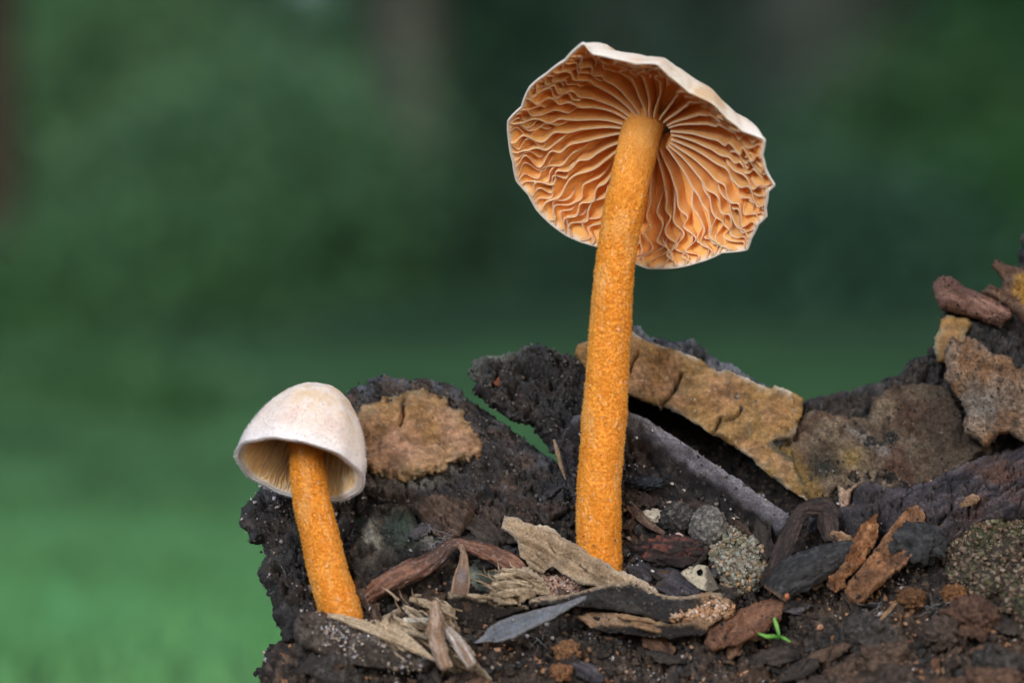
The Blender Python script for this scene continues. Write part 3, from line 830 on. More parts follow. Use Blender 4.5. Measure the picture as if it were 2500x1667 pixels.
# --- the soil itself
def y_soil(U, V):
    y = YS(U, V)
    dd = seg_dist(U, V, [(1560, 1010), (1740, 1110), (1900, 1225)])
    y = y + 0.75 * np.exp(-(dd / 65) ** 2)
    y = y + 0.25 * np.exp(-(((U - 1180) / 60) ** 2 + ((V - 1410) / 45) ** 2))
    return y
soil = plate('soil', [(628, 1960), (640, 1680), (634, 1640), (648, 1580), (690, 1562), (735, 1540), (760, 1500), (860, 1400), (900, 1240), (1050, 1190), (1370, 1150), (1430, 960), (1560, 885), (1700, 930), (1850, 1000), (1990, 1080), (2120, 1030), (2270, 920), (2310, 850), (2450, 720), (2640, 640), (2900, 700), (2900, 1960)],
    y_soil, 1.6, c_soil(1), 'soil', relief=lambda x, z, d: r_soil(1)(x, z, d) + (0.16 * fbm(x * 3.2, z * 3.2, 0, 4, 19, gain=.6) + .14 * (.5 - worley(x * 4.6, z * 4.6, 23)[0])) * sstep(1480, 1600, 833.5 - z * 250), rag=10, rag2=4, res=5, rnd=45, drop=0.7)
tag(soil, 'dark crumbly soil bank under the litter', kind='structure')

# --- the rotten block at the left end
o = plate('rotten_block', [(636, 1189), (611, 1220), (589, 1245), (580, 1283), (605, 1296), (608, 1326), (623, 1331), (639, 1326), (650, 1348), (651, 1360), (627, 1394), (633, 1416), (655, 1444), (661, 1475), (670, 1515), (686, 1537), (689, 1565), (760, 1570), (860, 1545), (930, 1480), (1010, 1440), (1100, 1400), (1210, 1340), (1300, 1290), (1300, 1220), (1100, 1190), (900, 1150), (760, 1170)],
    lambda U, V: YS(U, V) + 0.02 - 0.25 * np.exp(-((U - 660) / 90) ** 2), 0.9, c_bark(3, BLACK, DKBROWN, (0.16, 0.155, 0.16), .9, .35, .35), 'bark', relief=lambda x, z, d: r_bark(3, 70, 1.4)(x, z, d) + 0.6 * r_soil(4)(x, z, d), rag=7, rag2=4, res=5, rnd=30, seed=3)
thing(o, 'crumbling black rotten wood block beneath the small white-capped mushroom', 'rotten wood')

# --- left bark slab with its crust
a_pts = [(844, 961), (858, 951), (891, 939), (903, 924), (940, 918), (973, 924), (1001, 929), (1026, 920), (1062, 931), (1099, 939), (1124, 953), (1152, 982), (1193, 1010), (1240, 1043), (1271, 1066), (1304, 1091), (1329, 1111), (1353, 1123), (1385, 1160), (1400, 1250), (1300, 1300), (1200, 1330), (1110, 1320), (1030, 1270), (940, 1235), (870, 1200), (830, 1100), (828, 1000)]
ya = affine([(1000, 925, 1.25), (1000, 1300, 0.05), (1300, 1120, 0.75)])
cr_a = [([(1168, 1235), (1150, 1275), (1128, 1310), (1110, 1330)], 6, 0.16), ([(1180, 1240), (1240, 1220), (1300, 1235)], 4, 0.08), ([(900, 1200), (960, 1225), (1010, 1230)], 6, 0.1)]
def c_a(x, z, d, h):
    c = c_bark(9, BLACK, BROWN, (0.16, 0.185, 0.23), .8, .3, 1.0, deg=-30, ew=20)(x, z, d, h)  # wide slate-blue edge band: lichen plus a painted highlight
    U, V = x * 250 + 1250, 833.5 - z * 250
    c = mix(c, (0.15, 0.095, 0.075), sstep(1210, 1260, V) * sstep(-.3, .3, fbm(x * 3, z * 7, 0, 3, 4)) * .6)
    return mix(c, (0.26, 0.255, 0.24), np.exp(-((seg_dist(U, V, [(930, 1185), (1030, 1185), (1100, 1150)])) / 16) ** 2) * .7)
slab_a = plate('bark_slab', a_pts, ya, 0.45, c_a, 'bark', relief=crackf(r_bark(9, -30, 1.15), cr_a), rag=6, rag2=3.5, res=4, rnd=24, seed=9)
thing(slab_a, 'dark bark slab with an oval tan crust, leaning behind the small mushroom', 'bark')
def c_crust(seed, edgec=WHITE, ew=7.0, pink=0.5, ol=0.6):
    def f(x, z, d, h):
        c = mix(TAN, PINKTAN, sstep(-.3, .4, fbm(x * 1.3, z * 1.3, 0, 3, seed)) * pink * 1.6)
        c = mix(c, OLIVE, sstep(-.1, .5, fbm(x * 1.8, z * 1.8, 0, 3, seed + 1)) * ol)
        c = mix(c, OLIVE, np.exp(-d / 22.0) * .6)
        c = c * (0.66 + 0.6 * sstep(-.5, .5, fbm(x * 5, z * 9, 0, 4, seed + 2, gain=.65)))[:, None]
        c = mix(c, (0.13, 0.11, 0.075), sstep(.35, .7, fbm(x * 5, z * 5, 0, 4, seed + 3)) * .5)
        c = mix(c, (0.45, 0.43, 0.36), sstep(.5, .68, noise(x * 30, z * 30, 0, seed + 6)) * .4)
        return mix(c, edgec, np.exp(-d / ew) * sstep(-.4, .2, fbm(x * 4, z * 4, 0, 2, seed + 5)) * .8)
    return f
def feather(base, seed, w_=14.0, dark=(0.04, 0.04, 0.042)):
    def f(x, z, d, h):
        c = base(x, z, d, h)
        t = np.exp(-d / w_) * 1.6 + .5 * fbm(x * 11, z * 11, 0, 4, seed + 90, gain=.7)
        return mix(c, dark, sstep(.85, 1.25, t) * .85)
    return f
cra = [([(992, 957), (982, 985), (985, 1010), (976, 1035)], 4.0, 0.14), ([(1000, 985), (1014, 975)], 2.0, 0.03), ([(1062, 1062), (1080, 1085), (1090, 1100)], 5, 0.06)]
plate('fungus_crust', [(838, 1000), (873, 990), (920, 978), (932, 967), (948, 969), (985, 957), (1013, 943), (1050, 945), (1087, 969), (1116, 994), (1148, 1002), (1140, 1022), (1177, 1063), (1193, 1096), (1169, 1124), (1111, 1133), (1083, 1161), (1030, 1169), (989, 1182), (956, 1186), (932, 1169), (899, 1157), (860, 1129), (835, 1071)],
    lambda U, V: ya(U, V) - 0.2, 0.36, feather(c_crust(21, (0.34, 0.32, 0.22), 12, .9, .3), 21, 16), 'crust', relief=r_crust(21, 1.1, cra), rag=11, ragf=0.05, rag2=6, res=3.5, rnd=34, drop=0.24, parent=slab_a, seed=21)

# --- the black chunk pointing left
b_pts = [(1139, 903), (1153, 886), (1182, 870), (1222, 866), (1255, 860), (1280, 852), (1312, 846), (1345, 854), (1378, 866), (1402, 872), (1450, 890), (1500, 930), (1530, 1000), (1540, 1180), (1500, 1260), (1420, 1270), (1385, 1200), (1361, 1119), (1341, 1099), (1312, 1062), (1292, 1037), (1255, 1031), (1231, 1009), (1202, 1001), (1173, 976), (1153, 956), (1163, 935), (1149, 923)]
yb = affine([(1150, 910, 0.85), (1400, 880, 1.15), (1430, 1230, 0.22)])
def c_b(x, z, d, h):
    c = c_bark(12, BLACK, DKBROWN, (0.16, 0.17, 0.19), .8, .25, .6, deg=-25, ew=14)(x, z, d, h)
    U, V = x * 250 + 1250, 833.5 - z * 250
    c = mix(c, (0.30, 0.33, 0.25), np.exp(-((U - 1215) / 70) ** 2) * np.exp(-d / 10) * .9 * (V < 930))
    c = mix(c, (0.11, 0.10, 0.125), sstep(1030, 1100, V) * sstep(1340, 1400, U) * .5)
    return c
cr_b = [([(1262, 865), (1275, 900), (1290, 930)], 6, 0.14), ([(1180, 925), (1235, 930), (1265, 910)], 6, 0.1), ([(1330, 960), (1370, 950), (1400, 970)], 4, 0.07)]
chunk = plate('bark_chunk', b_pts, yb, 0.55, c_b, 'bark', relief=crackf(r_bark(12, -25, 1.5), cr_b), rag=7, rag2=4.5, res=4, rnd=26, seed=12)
thing(chunk, 'jagged black bark chunk with pale lichen tip, jutting out left of the tall stem', 'bark')
sliver = plate('wood_fragment', [(1203, 935), (1218, 918), (1224, 932), (1232, 938), (1214, 945)], lambda U, V: yb(U, V) - 0.11, 0.1, (0.22, 0.075, 0.04), 'wood', relief=r_wood(2), rag=2, rag2=1, res=3, rnd=5, seed=2)
thing(sliver, 'tiny red-brown wood fragment stuck on the black bark chunk', 'wood fragment')

# --- long slab with the broad tan crust
c_pts = [(1402, 866), (1410, 844), (1433, 833), (1490, 812), (1545, 797), (1564, 800), (1577, 821), (1596, 824), (1634, 832), (1663, 835), (1674, 828), (1695, 828), (1707, 843), (1730, 862), (1755, 881), (1787, 886), (1800, 897), (1816, 913), (1851, 932), (1883, 945), (1915, 960), (1940, 975), (1955, 1000), (1945, 1060), (1925, 1075), (1900, 1100), (1935, 1150), (1980, 1215), (1960, 1215), (1930, 1190), (1883, 1158), (1835, 1112), (1787, 1080), (1739, 1052), (1691, 1023), (1640, 1000), (1596, 985), (1538, 962), (1480, 938), (1427, 897)]
yc = affine([(1420, 850, 0.95), (1540, 960, 0.80), (1960, 980, 1.05), (1970, 1210, 0.72)])
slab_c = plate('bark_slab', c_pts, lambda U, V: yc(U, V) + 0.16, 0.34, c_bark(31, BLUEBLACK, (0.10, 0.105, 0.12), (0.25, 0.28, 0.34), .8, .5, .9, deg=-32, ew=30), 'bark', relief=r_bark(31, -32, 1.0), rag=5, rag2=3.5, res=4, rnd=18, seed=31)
thing(slab_c, 'long bark slab with broad tan crust slanting down right of the tall stem', 'bark')
def c_crc(x, z, d, h):
    c = c_crust(33, WHITE, 4.5, .5, .55)(x, z, d, h)
    U, V = x * 250 + 1250, 833.5 - z * 250
    dl = seg_dist(U, V, [(1890, 1082), (1905, 1098), (1946, 1130), (1965, 1178), (1995, 1215)])
    c = mix(c, (0.085, 0.075, 0.05), sstep(.55, 1.1, np.exp(-dl / 22) * 1.5 + .35 * fbm(x * 10, z * 10, 0, 4, 39)) * .9)
    return mix(c, (0.13, 0.085, 0.045), sstep(0, 60, V - np.interp(U, [1538, 1640, 1740], [930, 965, 1030])) * (1 - sstep(1560, 1720, U)) * .6)
crk = [([(1663, 907), (1650, 935), (1648, 948), (1635, 965), (1613, 986)], 4.2, 0.20), ([(1557, 865), (1546, 880), (1538, 905)], 3.2, 0.12), ([(1811, 992), (1804, 1010), (1790, 1022), (1772, 1030)], 3.2, 0.11), ([(1760, 1022), (1748, 1045), (1741, 1058)], 3.4, 0.12), ([(1726, 937), (1722, 944)], 2, .04), ([(1852, 982), (1845, 1005)], 1.6, .03), ([(1893, 1045), (1905, 1042), (1925, 1050)], 1.6, .03)]
plate('fungus_crust', [(1401, 866), (1409, 843), (1434, 832), (1490, 822), (1545, 812), (1589, 836), (1628, 851), (1653, 856), (1691, 868), (1723, 888), (1752, 907), (1774, 903), (1812, 918), (1851, 936), (1883, 948), (1892, 939), (1915, 948), (1940, 961), (1962, 972), (1961, 996), (1953, 1031), (1934, 1069), (1886, 1079), (1902, 1097), (1936, 1118), (1946, 1143), (1962, 1178), (1992, 1212), (1985, 1229), (1972, 1226), (1930, 1197), (1883, 1165), (1835, 1120), (1787, 1088), (1739, 1060), (1691, 1031), (1659, 1012), (1621, 993), (1596, 990), (1564, 980), (1538, 967), (1480, 942), (1427, 900)],
    lambda U, V: yc(U, V) + 0.0, 0.22, c_crc, 'crust', relief=r_crust(33, 1.0, crk), rag=3, rag2=1.8, res=2.8, rnd=10, drop=0.06, parent=slab_c, seed=33)

# --- grey plank ridge under it
d_pts = [(1520, 1008), (1551, 1013), (1583, 1029), (1628, 1061), (1679, 1093), (1730, 1128), (1774, 1157), (1819, 1185), (1851, 1211), (1899, 1243), (1940, 1265), (1930, 1300), (1890, 1350), (1800, 1320), (1700, 1260), (1600, 1235), (1520, 1235), (1440, 1200), (1375, 1060), (1400, 1015), (1460, 1000)]
yd = affine([(1540, 1015, 0.42), (1900, 1250, 0.10), (1600, 1230, 0.02)])
line_d = [(1530, 1025), (1605, 1060), (1680, 1110), (1760, 1165), (1830, 1215), (1910, 1275)]
def r_d(x, z, d):
    U, V = x * 250 + 1250, 833.5 - z * 250
    ld = seg_dist(U, V, line_d)
    below = V - np.interp(U, [1400, 1530, 1605, 1680, 1760, 1830, 1910], [1010, 1030, 1068, 1118, 1173, 1223, 1283])
    return r_bark(41, -34, 1.0)(x, z, d) * (0.3 + .7 * sstep(5, 40, below)) + 0.16 * np.exp(-(ld / 26) ** 2) - 0.16 * sstep(10, 60, below)
def c_d(x, z, d, h):
    U, V = x * 250 + 1250, 833.5 - z * 250
    below = V - np.interp(U, [1400, 1530, 1605, 1680, 1760, 1830, 1910], [1022, 1046, 1084, 1136, 1192, 1240, 1300])
    c = c_wood(41, (0.15, 0.148, 0.18), (0.27, 0.265, 0.315), -34, 12, (0.05, 0.045, 0.055), .3)(x, z, d, h)  # upper strip lightened to paint in light falling on the ridge
    lo = c_bark(42, BLACK, (0.06, 0.043, 0.04), (0.16, 0.13, 0.11), .9, .15, .1)(x, z, d, h)
    return mix(c, lo, sstep(-2, 12, below + 6 * fbm(x * 6, z * 6, 0, 2, 3)))
o = plate('bark_ridge', d_pts, yd, 0.4, c_d, 'wood', relief=r_d, rag=4, rag2=2.5, res=4, rnd=16, seed=41)
thing(o, 'dark bark ridge with a violet-grey upper edge painted as lit, below the broad tan crust', 'bark')

# --- right bark slab, two layers
ye = affine([(1970, 980, 1.25), (2290, 880, 1.35), (2350, 1120, 0.85), (2000, 1220, 0.75)])
e_pts = [(1935, 990), (1964, 977), (1991, 969), (2042, 961), (2079, 955), (2114, 942), (2146, 933), (2152, 922), (2195, 915), (2204, 899), (2228, 882), (2270, 873), (2300, 868), (2330, 880), (2400, 1000), (2420, 1110), (2346, 1150), (2230, 1200), (2150, 1215), (2043, 1205), (1989, 1230), (1950, 1180), (1930, 1080)]
slab_e = plate('bark_slab', e_pts, lambda U, V: ye(U, V) + 0.12, 0.4, c_bark(51, (0.02, 0.02, 0.023), BROWN, (0.19, 0.18, 0.17), .35, .3, .4, deg=15), 'bark', relief=r_bark(51, 15, 1.2, 6), rag=6, rag2=4, res=4, rnd=18, seed=51)
thing(slab_e, 'dark ridged bark slab with a brown crumbly layer, between tan crust and pale flake', 'bark')
def c_e(x, z, d, h):
    U, V = x * 250 + 1250, 833.5 - z * 250
    f1, f2, cid = worley(x * 16, z * 16, 5)
    c = mix((0.13, 0.095, 0.068), (0.24, 0.19, 0.14), sstep(-.4, .4, fbm(x * 3, z * 3, 0, 4, 52))) * (0.6 + .7 * cid)[:, None]
    c = mix(c, (0.10, 0.04, 0.03), sstep(.1, .6, fbm(x * 2.2, z * 2.2, 0, 3, 53)) * .6)
    c = mix(c, (0.06, 0.046, 0.038), sstep(2150, 2300, U) * .75)  # right part darkened to paint in a broad shadow
    c = mix(c, (0.03, 0.036, 0.03), np.exp(-(((U - 2010) / 40) ** 2 + ((V - 1140) / 32) ** 2)) * 1.0)
    c = mix(c, (0.30, 0.21, 0.07), np.exp(-(((U - 2080) / 24) ** 2 + ((V - 1118) / 22) ** 2)) * .9)
    dl = seg_dist(U, V, [(1885, 1085), (1925, 1120), (1960, 1170), (1995, 1225)])
    c = mix(c, (0.25, 0.165, 0.065), np.clip(1.5 * np.exp(-(dl / 26) ** 2) + .4 * fbm(x * 9, z * 9, 0, 3, 58) - .15, 0, 1) * (dl < 70))
    c = mix(c, (0.28, 0.27, 0.27), np.exp(-(seg_dist(U, V, [(2080, 1045), (2130, 1075), (2160, 1110)]) / 14) ** 2) * .6)
    return c
plate('bark_layer', [(1840, 1070), (1940, 1050), (1958, 1010), (1985, 1000), (2030, 1012), (2061, 1013), (2092, 1020), (2119, 1022), (2126, 1000), (2128, 969), (2150, 962), (2186, 940), (2257, 935), (2302, 942), (2330, 975), (2360, 1040), (2400, 1100), (2346, 1145), (2230, 1195), (2150, 1200), (2043, 1198), (1995, 1235), (1930, 1190), (1880, 1140)],
    lambda U, V: ye(U, V) - 0.06 + .1 * (1 - sstep(1900, 2010, U)), 0.3, c_e, 'soil', relief=lambda x, z, d: r_crust(52, 2.0)(x, z, d) + 0.08 * (0.5 - worley(x * 16, z * 16, 5)[0]) + .02 * (0.5 - worley(x * 34, z * 34, 6)[0]), rag=4, rag2=2.5, res=4, rnd=10, drop=0.07, parent=slab_e, seed=52)

# --- pile at the upper right
yp = affine([(2290, 780, 1.3), (2520, 620, 1.5), (2480, 1060, 0.75)])
o = plate('bark_mass', [(2300, 760), (2350, 740), (2420, 720), (2480, 700), (2660, 640), (2660, 960), (2500, 960), (2400, 960), (2330, 930), (2270, 880), (2262, 853), (2285, 845), (2290, 800)], lambda U, V: yp(U, V) + 0.22, 0.6, c_bark(61, (0.02, 0.02, 0.024), DKBROWN, (0.22, 0.21, 0.21), .5, .25, .3), 'bark', relief=r_bark(61, -20, 1.5), rag=7, rag2=4, res=5, rnd=18, seed=61)
thing(o, 'black bark mass filling the pile under the reddish wood stub', 'bark')
o = plate('wood_stub', [(2278, 692), (2295, 675), (2304, 671), (2319, 675), (2343, 690), (2360, 701), (2384, 710), (2430, 728), (2470, 750), (2475, 775), (2440, 800), (2404, 787), (2371, 775), (2338, 767), (2299, 757), (2282, 729), (2279, 707)], lambda U, V: yp(U, V) - 0.14, 0.5,
    c_wood(62, (0.20, 0.105, 0.082), (0.36, 0.215, 0.175), -26, 16, (0.06, 0.03, 0.025), .3), 'wood', relief=r_wood(62, -26, 1.7, 14), rag=3, rag2=2, res=3, rnd=30, seed=62)
thing(o, 'reddish brown fibrous wood stub sticking out over the bark pile', 'wood')
def c_spike(x, z, d, h):
    c = c_wood(63, (0.13, 0.075, 0.05), (0.22, 0.14, 0.10), -35, 10)(x, z, d, h)
    U, V = x * 250 + 1250, 833.5 - z * 250
    return mix(c, (0.42, 0.24, 0.05), sstep(2455, 2490, U + 10 * noise(x * 12, z * 12, 0, 4)) * sstep(18, 32, d) * .9)
o = plate('bark_shard', [(2419, 650), (2427, 634), (2438, 634), (2451, 642), (2473, 653), (2488, 655), (2520, 640), (2640, 640), (2640, 800), (2500, 800), (2456, 752), (2425, 731), (2393, 712), (2406, 701), (2419, 693), (2434, 704), (2445, 703), (2447, 688), (2438, 668)], lambda U, V: yp(U, V) - 0.02, 0.3, c_spike, 'wood', relief=r_bark(63, -35, .9), rag=3, rag2=2.5, res=4, rnd=12, seed=63)
thing(o, 'spiky brown bark shard with an ochre patch above the reddish stub', 'bark')
o = plate('charred_bark', [(2490, 582), (2502, 566), (2560, 555), (2640, 560), (2640, 680), (2500, 668), (2492, 645), (2484, 620), (2494, 604)], lambda U, V: yp(U, V) + 0.05, 0.4, c_bark(64, (0.018, 0.018, 0.022), BLACK, (0.3, 0.29, 0.2), .5, .3, .4), 'bark', relief=r_soil(64, 1.2), rag=6, rag2=4, res=4, rnd=16, seed=64)
thing(o, 'knobbly charred bark piece topping the pile above the ochre shard', 'bark')
o = plate('fungus_crust', [(2297, 779), (2312, 770), (2360, 775), (2373, 794), (2360, 818), (2380, 850), (2340, 900), (2304, 890), (2289, 883), (2282, 859), (2280, 820), (2291, 807)], lambda U, V: yp(U, V) + 0.02, 0.2, c_crust(65, (0.33, 0.33, 0.25), 8, .1, .8), 'crust', relief=r_crust(65, 1.2), rag=3, rag2=2.5, res=4, rnd=10, seed=65)
thing(o, 'small tan crust below the reddish wood stub', 'fungus crust')
def c_flake(x, z, d, h):
    U, V = x * 250 + 1250, 833.5 - z * 250
    c = mix((0.22, 0.155, 0.115), (0.36, 0.26, 0.19), sstep(-.3, .4, fbm(x * 3, z * 3, 0, 4, 66)))
    c = mix(c, (0.19, 0.19, 0.185), np.exp(-(((U - 2400) / 60) ** 2 + ((V - 990) / 50) ** 2)) * .9)
    c = mix(c, (0.24, 0.12, 0.05), sstep(.05, .5, fbm(x * 2.4, z * 2.4, 0, 3, 67)) * .6)
    return mix(c, (0.05, 0.04, 0.032), sstep(.2, .45, fbm(x * 15, z * 15, 0, 3, 68)) * .7)
o = plate('bark_flake', [(2317, 829), (2334, 829), (2351, 835), (2358, 822), (2384, 829), (2401, 844), (2421, 864), (2447, 864), (2466, 872), (2475, 885), (2486, 901), (2500, 895), (2640, 900), (2640, 1120), (2500, 1080), (2464, 1060), (2443, 1060), (2425, 1075), (2408, 1094), (2380, 1077), (2354, 1055), (2349, 1031), (2360, 1012), (2345, 981), (2319, 945), (2306, 925), (2310, 903), (2305, 873), (2308, 850)], lambda U, V: yp(U, V) - 0.18, 0.18, c_flake, 'soil', relief=lambda x, z, d: r_crust(66, 2.0)(x, z, d) + 0.09 * fbm(x * 5, z * 5, 0, 4, 69), rag=4, rag2=2.5, res=4, rnd=10, seed=66)
thing(o, 'pale brown mottled bark flake leaning at the right end of the slabs', 'bark flake')

# --- violet log ridge at the right
yg = affine([(2100, 1180, 0.35), (2560, 1080, 0.45), (2200, 1330, -0.35)])
def c_g(x, z, d, h):
    U, V = x * 250 + 1250, 833.5 - z * 250
    c = c_wood(71, (0.028, 0.028, 0.038), (0.16, 0.14, 0.165), 22, 9, (0.035, 0.03, 0.035), .35)(x, z, d, h)
    c = mix(c, (0.15, 0.08, 0.06), sstep(2300, 2420, U) * sstep(-.2, .4, fbm(x * 2, z * 5, 0, 3, 72)) * .7)
    c = mix(c, (0.05, 0.048, 0.056), (1 - sstep(2120, 2260, U)) * .7)
    return mix(c, (0.35, 0.34, 0.40), np.exp(-d / 6) * sstep(-.2, .4, fbm(x * 6, z * 6, 0, 3, 73)) * .6)  # pale rim paints a highlight along the edge of the log
o = plate('rotten_log', [(2040, 1245), (2074, 1229), (2077, 1198), (2095, 1181), (2108, 1176), (2142, 1181), (2180, 1193), (2228, 1185), (2279, 1161), (2327, 1144), (2365, 1130), (2430, 1105), (2640, 1050), (2640, 1300), (2450, 1280), (2380, 1300), (2340, 1340), (2220, 1380), (2100, 1380), (2030, 1320)], yg, 0.8, c_g, 'wood', relief=r_bark(71, 22, 1.6, 5), rag=4, rag2=2.5, res=4, rnd=60, seed=71)
thing(o, 'violet-black rotten log lying below the pale brown flake', 'log')
o = plate('wood_fragment', [(2043, 1185), (2056, 1188), (2066, 1198), (2078, 1188), (2091, 1179), (2094, 1184), (2078, 1205), (2076, 1232), (2053, 1245), (2047, 1212)], 0.28, 0.12, c_wood(72, (0.40, 0.27, 0.2), (0.55, 0.42, 0.33), 80, 14), 'wood', relief=r_wood(73, 80, 1.2), rag=2, rag2=2, res=3, rnd=6, seed=73)
thing(o, 'pale frayed wood fragment against the end of the violet log', 'wood fragment')

for pts, lf, c1, c2, dg, lb in [
    ([(1000, 1215), (1050, 1200), (1110, 1212), (1166, 1236), (1150, 1275), (1126, 1308), (1095, 1330), (1050, 1300), (1018, 1255)], .30, (0.06, 0.042, 0.036), (0.17, 0.115, 0.09), -38, 'red-brown cracked wood block left of the deep crack in the dark slab'),
    ([(1178, 1243), (1230, 1222), (1290, 1238), (1330, 1280), (1290, 1330), (1220, 1340), (1140, 1330), (1150, 1290)], .12, (0.035, 0.03, 0.029), (0.10, 0.078, 0.068), -60, 'dark brown cracked wood block right of the deep crack in the dark slab')]:
    o = plate('wood_block', pts, lambda U, V: YS(U, V) - lf, .4, c_wood(pts[0][0], c1, c2, dg, 13, (0.03, 0.025, 0.024), .35), 'wood', relief=lambda x, z, d: r_bark(pts[0][0], dg, .9, 6)(x, z, d), rag=5, rag2=3, res=3.5, rnd=18, seed=pts[0][0])
    thing(o, lb, 'wood')

# ------------------------------------------------------------------ smaller pieces lying on the litter
def on(lift, sink=None):
    """depth on the slope, lifted off it; with sink=(row, amount) the lower end goes into the soil"""
    if sink is None: return lambda U, V: YS(U, V) - lift
    v0, v1, amt = sink
    return lambda U, V: YS(U, V) - lift + amt * sstep(v0, v1, V)
def PT(u, v, lift=0.0): return P1(u, v, float(YS(np.array(float(u)), np.array(float(v)))) - lift)

# --- around the tall stem
o = plate('wood_flake', [(1231, 1258), (1262, 1262), (1281, 1275), (1306, 1279), (1337, 1282), (1374, 1310), (1417, 1332), (1448, 1354), (1480, 1373), (1504, 1394), (1526, 1394), (1557, 1410), (1588, 1428), (1610, 1444), (1575, 1450), (1511, 1440), (1464, 1436), (1417, 1424), (1374, 1402), (1349, 1383), (1324, 1398), (1293, 1383), (1271, 1360), (1265, 1329), (1247, 1310), (1225, 1289)],
    affine([(1240, 1270, -0.32), (1600, 1440, -1.28), (1300, 1380, -0.85)]), 0.1, c_wood(81, (0.30, 0.215, 0.135), (0.50, 0.385, 0.265), -28, 14, (0.14, 0.095, 0.06), .3, edge=(0.62, 0.55, 0.46)), 'wood', relief=r_wood(81, -28, 1.3, 13), rag=3.5, rag2=2.5, res=3.5, rnd=7, seed=81)
thing(o, 'beige weathered wood flake slanting across the foot of the tall stem', 'wood flake')
def c_strip(x, z, d, h):
    c = c_bark(82, (0.016, 0.016, 0.016), (0.03, 0.027, 0.024), (0.1, 0.09, 0.08), .6, .08, 0)(x, z, d, h)
    U, V = x * 250 + 1250, 833.5 - z * 250
    up = np.interp(U, [1290, 1386, 1495, 1542, 1604, 1629, 1681, 1728, 1787], [1463, 1449, 1422, 1416, 1444, 1453, 1453, 1444, 1466])
    c = mix(c, (0.42, 0.33, 0.24), (1 - sstep(5, 11, V - up + 3 * noise(x * 20, z * 20, 0, 3))) * .9)  # pale band along the upper edge
    return mix(c, (0.33, 0.2, 0.11), sstep(1690, 1720, U) * (1 - sstep(1785, 1800, U)) * sstep(-.2, .3, fbm(x * 5, z * 5, 0, 3, 3)) * .9)
o = plate('bark_strip', [(1290, 1463), (1324, 1453), (1386, 1449), (1442, 1436), (1495, 1422), (1542, 1416), (1573, 1428), (1604, 1444), (1629, 1453), (1681, 1453), (1728, 1444), (1759, 1447), (1787, 1466), (1787, 1481), (1697, 1494), (1678, 1503), (1650, 1519), (1619, 1519), (1573, 1503), (1480, 1487), (1417, 1481), (1374, 1478), (1293, 1478)],
    affine([(1300, 1460, -1.35), (1780, 1460, -1.3), (1640, 1515, -1.5)]), 0.1, c_strip, 'bark', relief=r_wood(82, -8, .8, 8), rag=2.5, rag2=1.6, res=3.5, rnd=6, seed=82)
thing(o, 'black bark strip with a pale upper edge in front of the tall stem', 'bark')
o = plate('bark_strip', [(1448, 1493), (1511, 1496), (1600, 1512), (1640, 1524), (1666, 1512), (1728, 1500), (1790, 1494), (1760, 1512), (1728, 1528), (1722, 1546), (1650, 1560), (1573, 1552), (1511, 1545), (1440, 1530), (1400, 1505)],
    affine([(1450, 1500, -1.4), (1780, 1500, -1.45), (1600, 1550, -1.75)]), 0.12, lambda x, z, d, h: mix(c_wood(83, (0.26, 0.16, 0.10), (0.42, 0.29, 0.19), -5, 12)(x, z, d, h), (0.022, 0.02, 0.02), sstep(1519, 1531, 833.5 - z * 250 + 10 * noise(x * 5, 0 * x, 0, 4))), 'wood', relief=r_wood(83, -5, 1.5, 12), rag=4, rag2=2.5, res=3.5, rnd=8, seed=83)
thing(o, 'brown torn bark strip tucked under the black strip with pale edge', 'bark')
o = plate('grass_blade', [(1155, 1570), (1180, 1549), (1191, 1532), (1215, 1517), (1240, 1506), (1309, 1487), (1374, 1472), (1417, 1456), (1432, 1452), (1430, 1462), (1411, 1475), (1355, 1506), (1293, 1537), (1256, 1556), (1219, 1568), (1185, 1566)],
    affine([(1160, 1570, -2.0), (1430, 1455, -1.7), (1300, 1540, -2.0)]), 0.05, c_wood(84, (0.085, 0.10, 0.125), (0.15, 0.175, 0.215), 24, 18, (0.06, 0.07, 0.085), .2, edge=(0.22, 0.22, 0.24)), 'leaf', relief=r_wood(84, 24, .7, 18), rag=1.5, rag2=0.8, res=3.5, rnd=6, seed=84)
thing(o, 'blue-grey dry leaf blade lying across the end of the black bark strip', 'dry leaf')
o = plate('wood_wedge', [(1716, 1571), (1722, 1537), (1734, 1525), (1790, 1497), (1837, 1472), (1883, 1460), (1915, 1470), (1905, 1515), (1868, 1546), (1806, 1574), (1743, 1590)],
    affine([(1730, 1540, -1.6), (1900, 1470, -1.45), (1760, 1585, -2.0)]), 0.3, c_wood(85, (0.20, 0.095, 0.058), (0.34, 0.185, 0.12), 28, 8, (0.09, 0.05, 0.04), .35), 'wood', relief=r_bark(85, 28, .7), rag=4, rag2=2, res=3.5, rnd=18, seed=85)
thing(o, 'reddish brown wood wedge beside the little green sprout', 'wood')
o = plate('wood_plank', [(1527, 1347), (1580, 1354), (1640, 1378), (1690, 1410), (1722, 1445), (1690, 1455), (1640, 1455), (1590, 1436), (1540, 1405), (1522, 1390)],
    affine([(1530, 1350, -0.2), (1720, 1445, -0.85), (1560, 1420, -0.6)]), 0.14, c_wood(86, (0.045, 0.043, 0.052), (0.10, 0.095, 0.12), -32, 16, (0.03, 0.028, 0.032), .3), 'wood', relief=r_wood(86, -32, 1.2, 14), rag=3, rag2=1.5, res=3.5, rnd=10, seed=86)
thing(o, 'dark violet-grey wood sliver right of the tall stem base', 'wood')
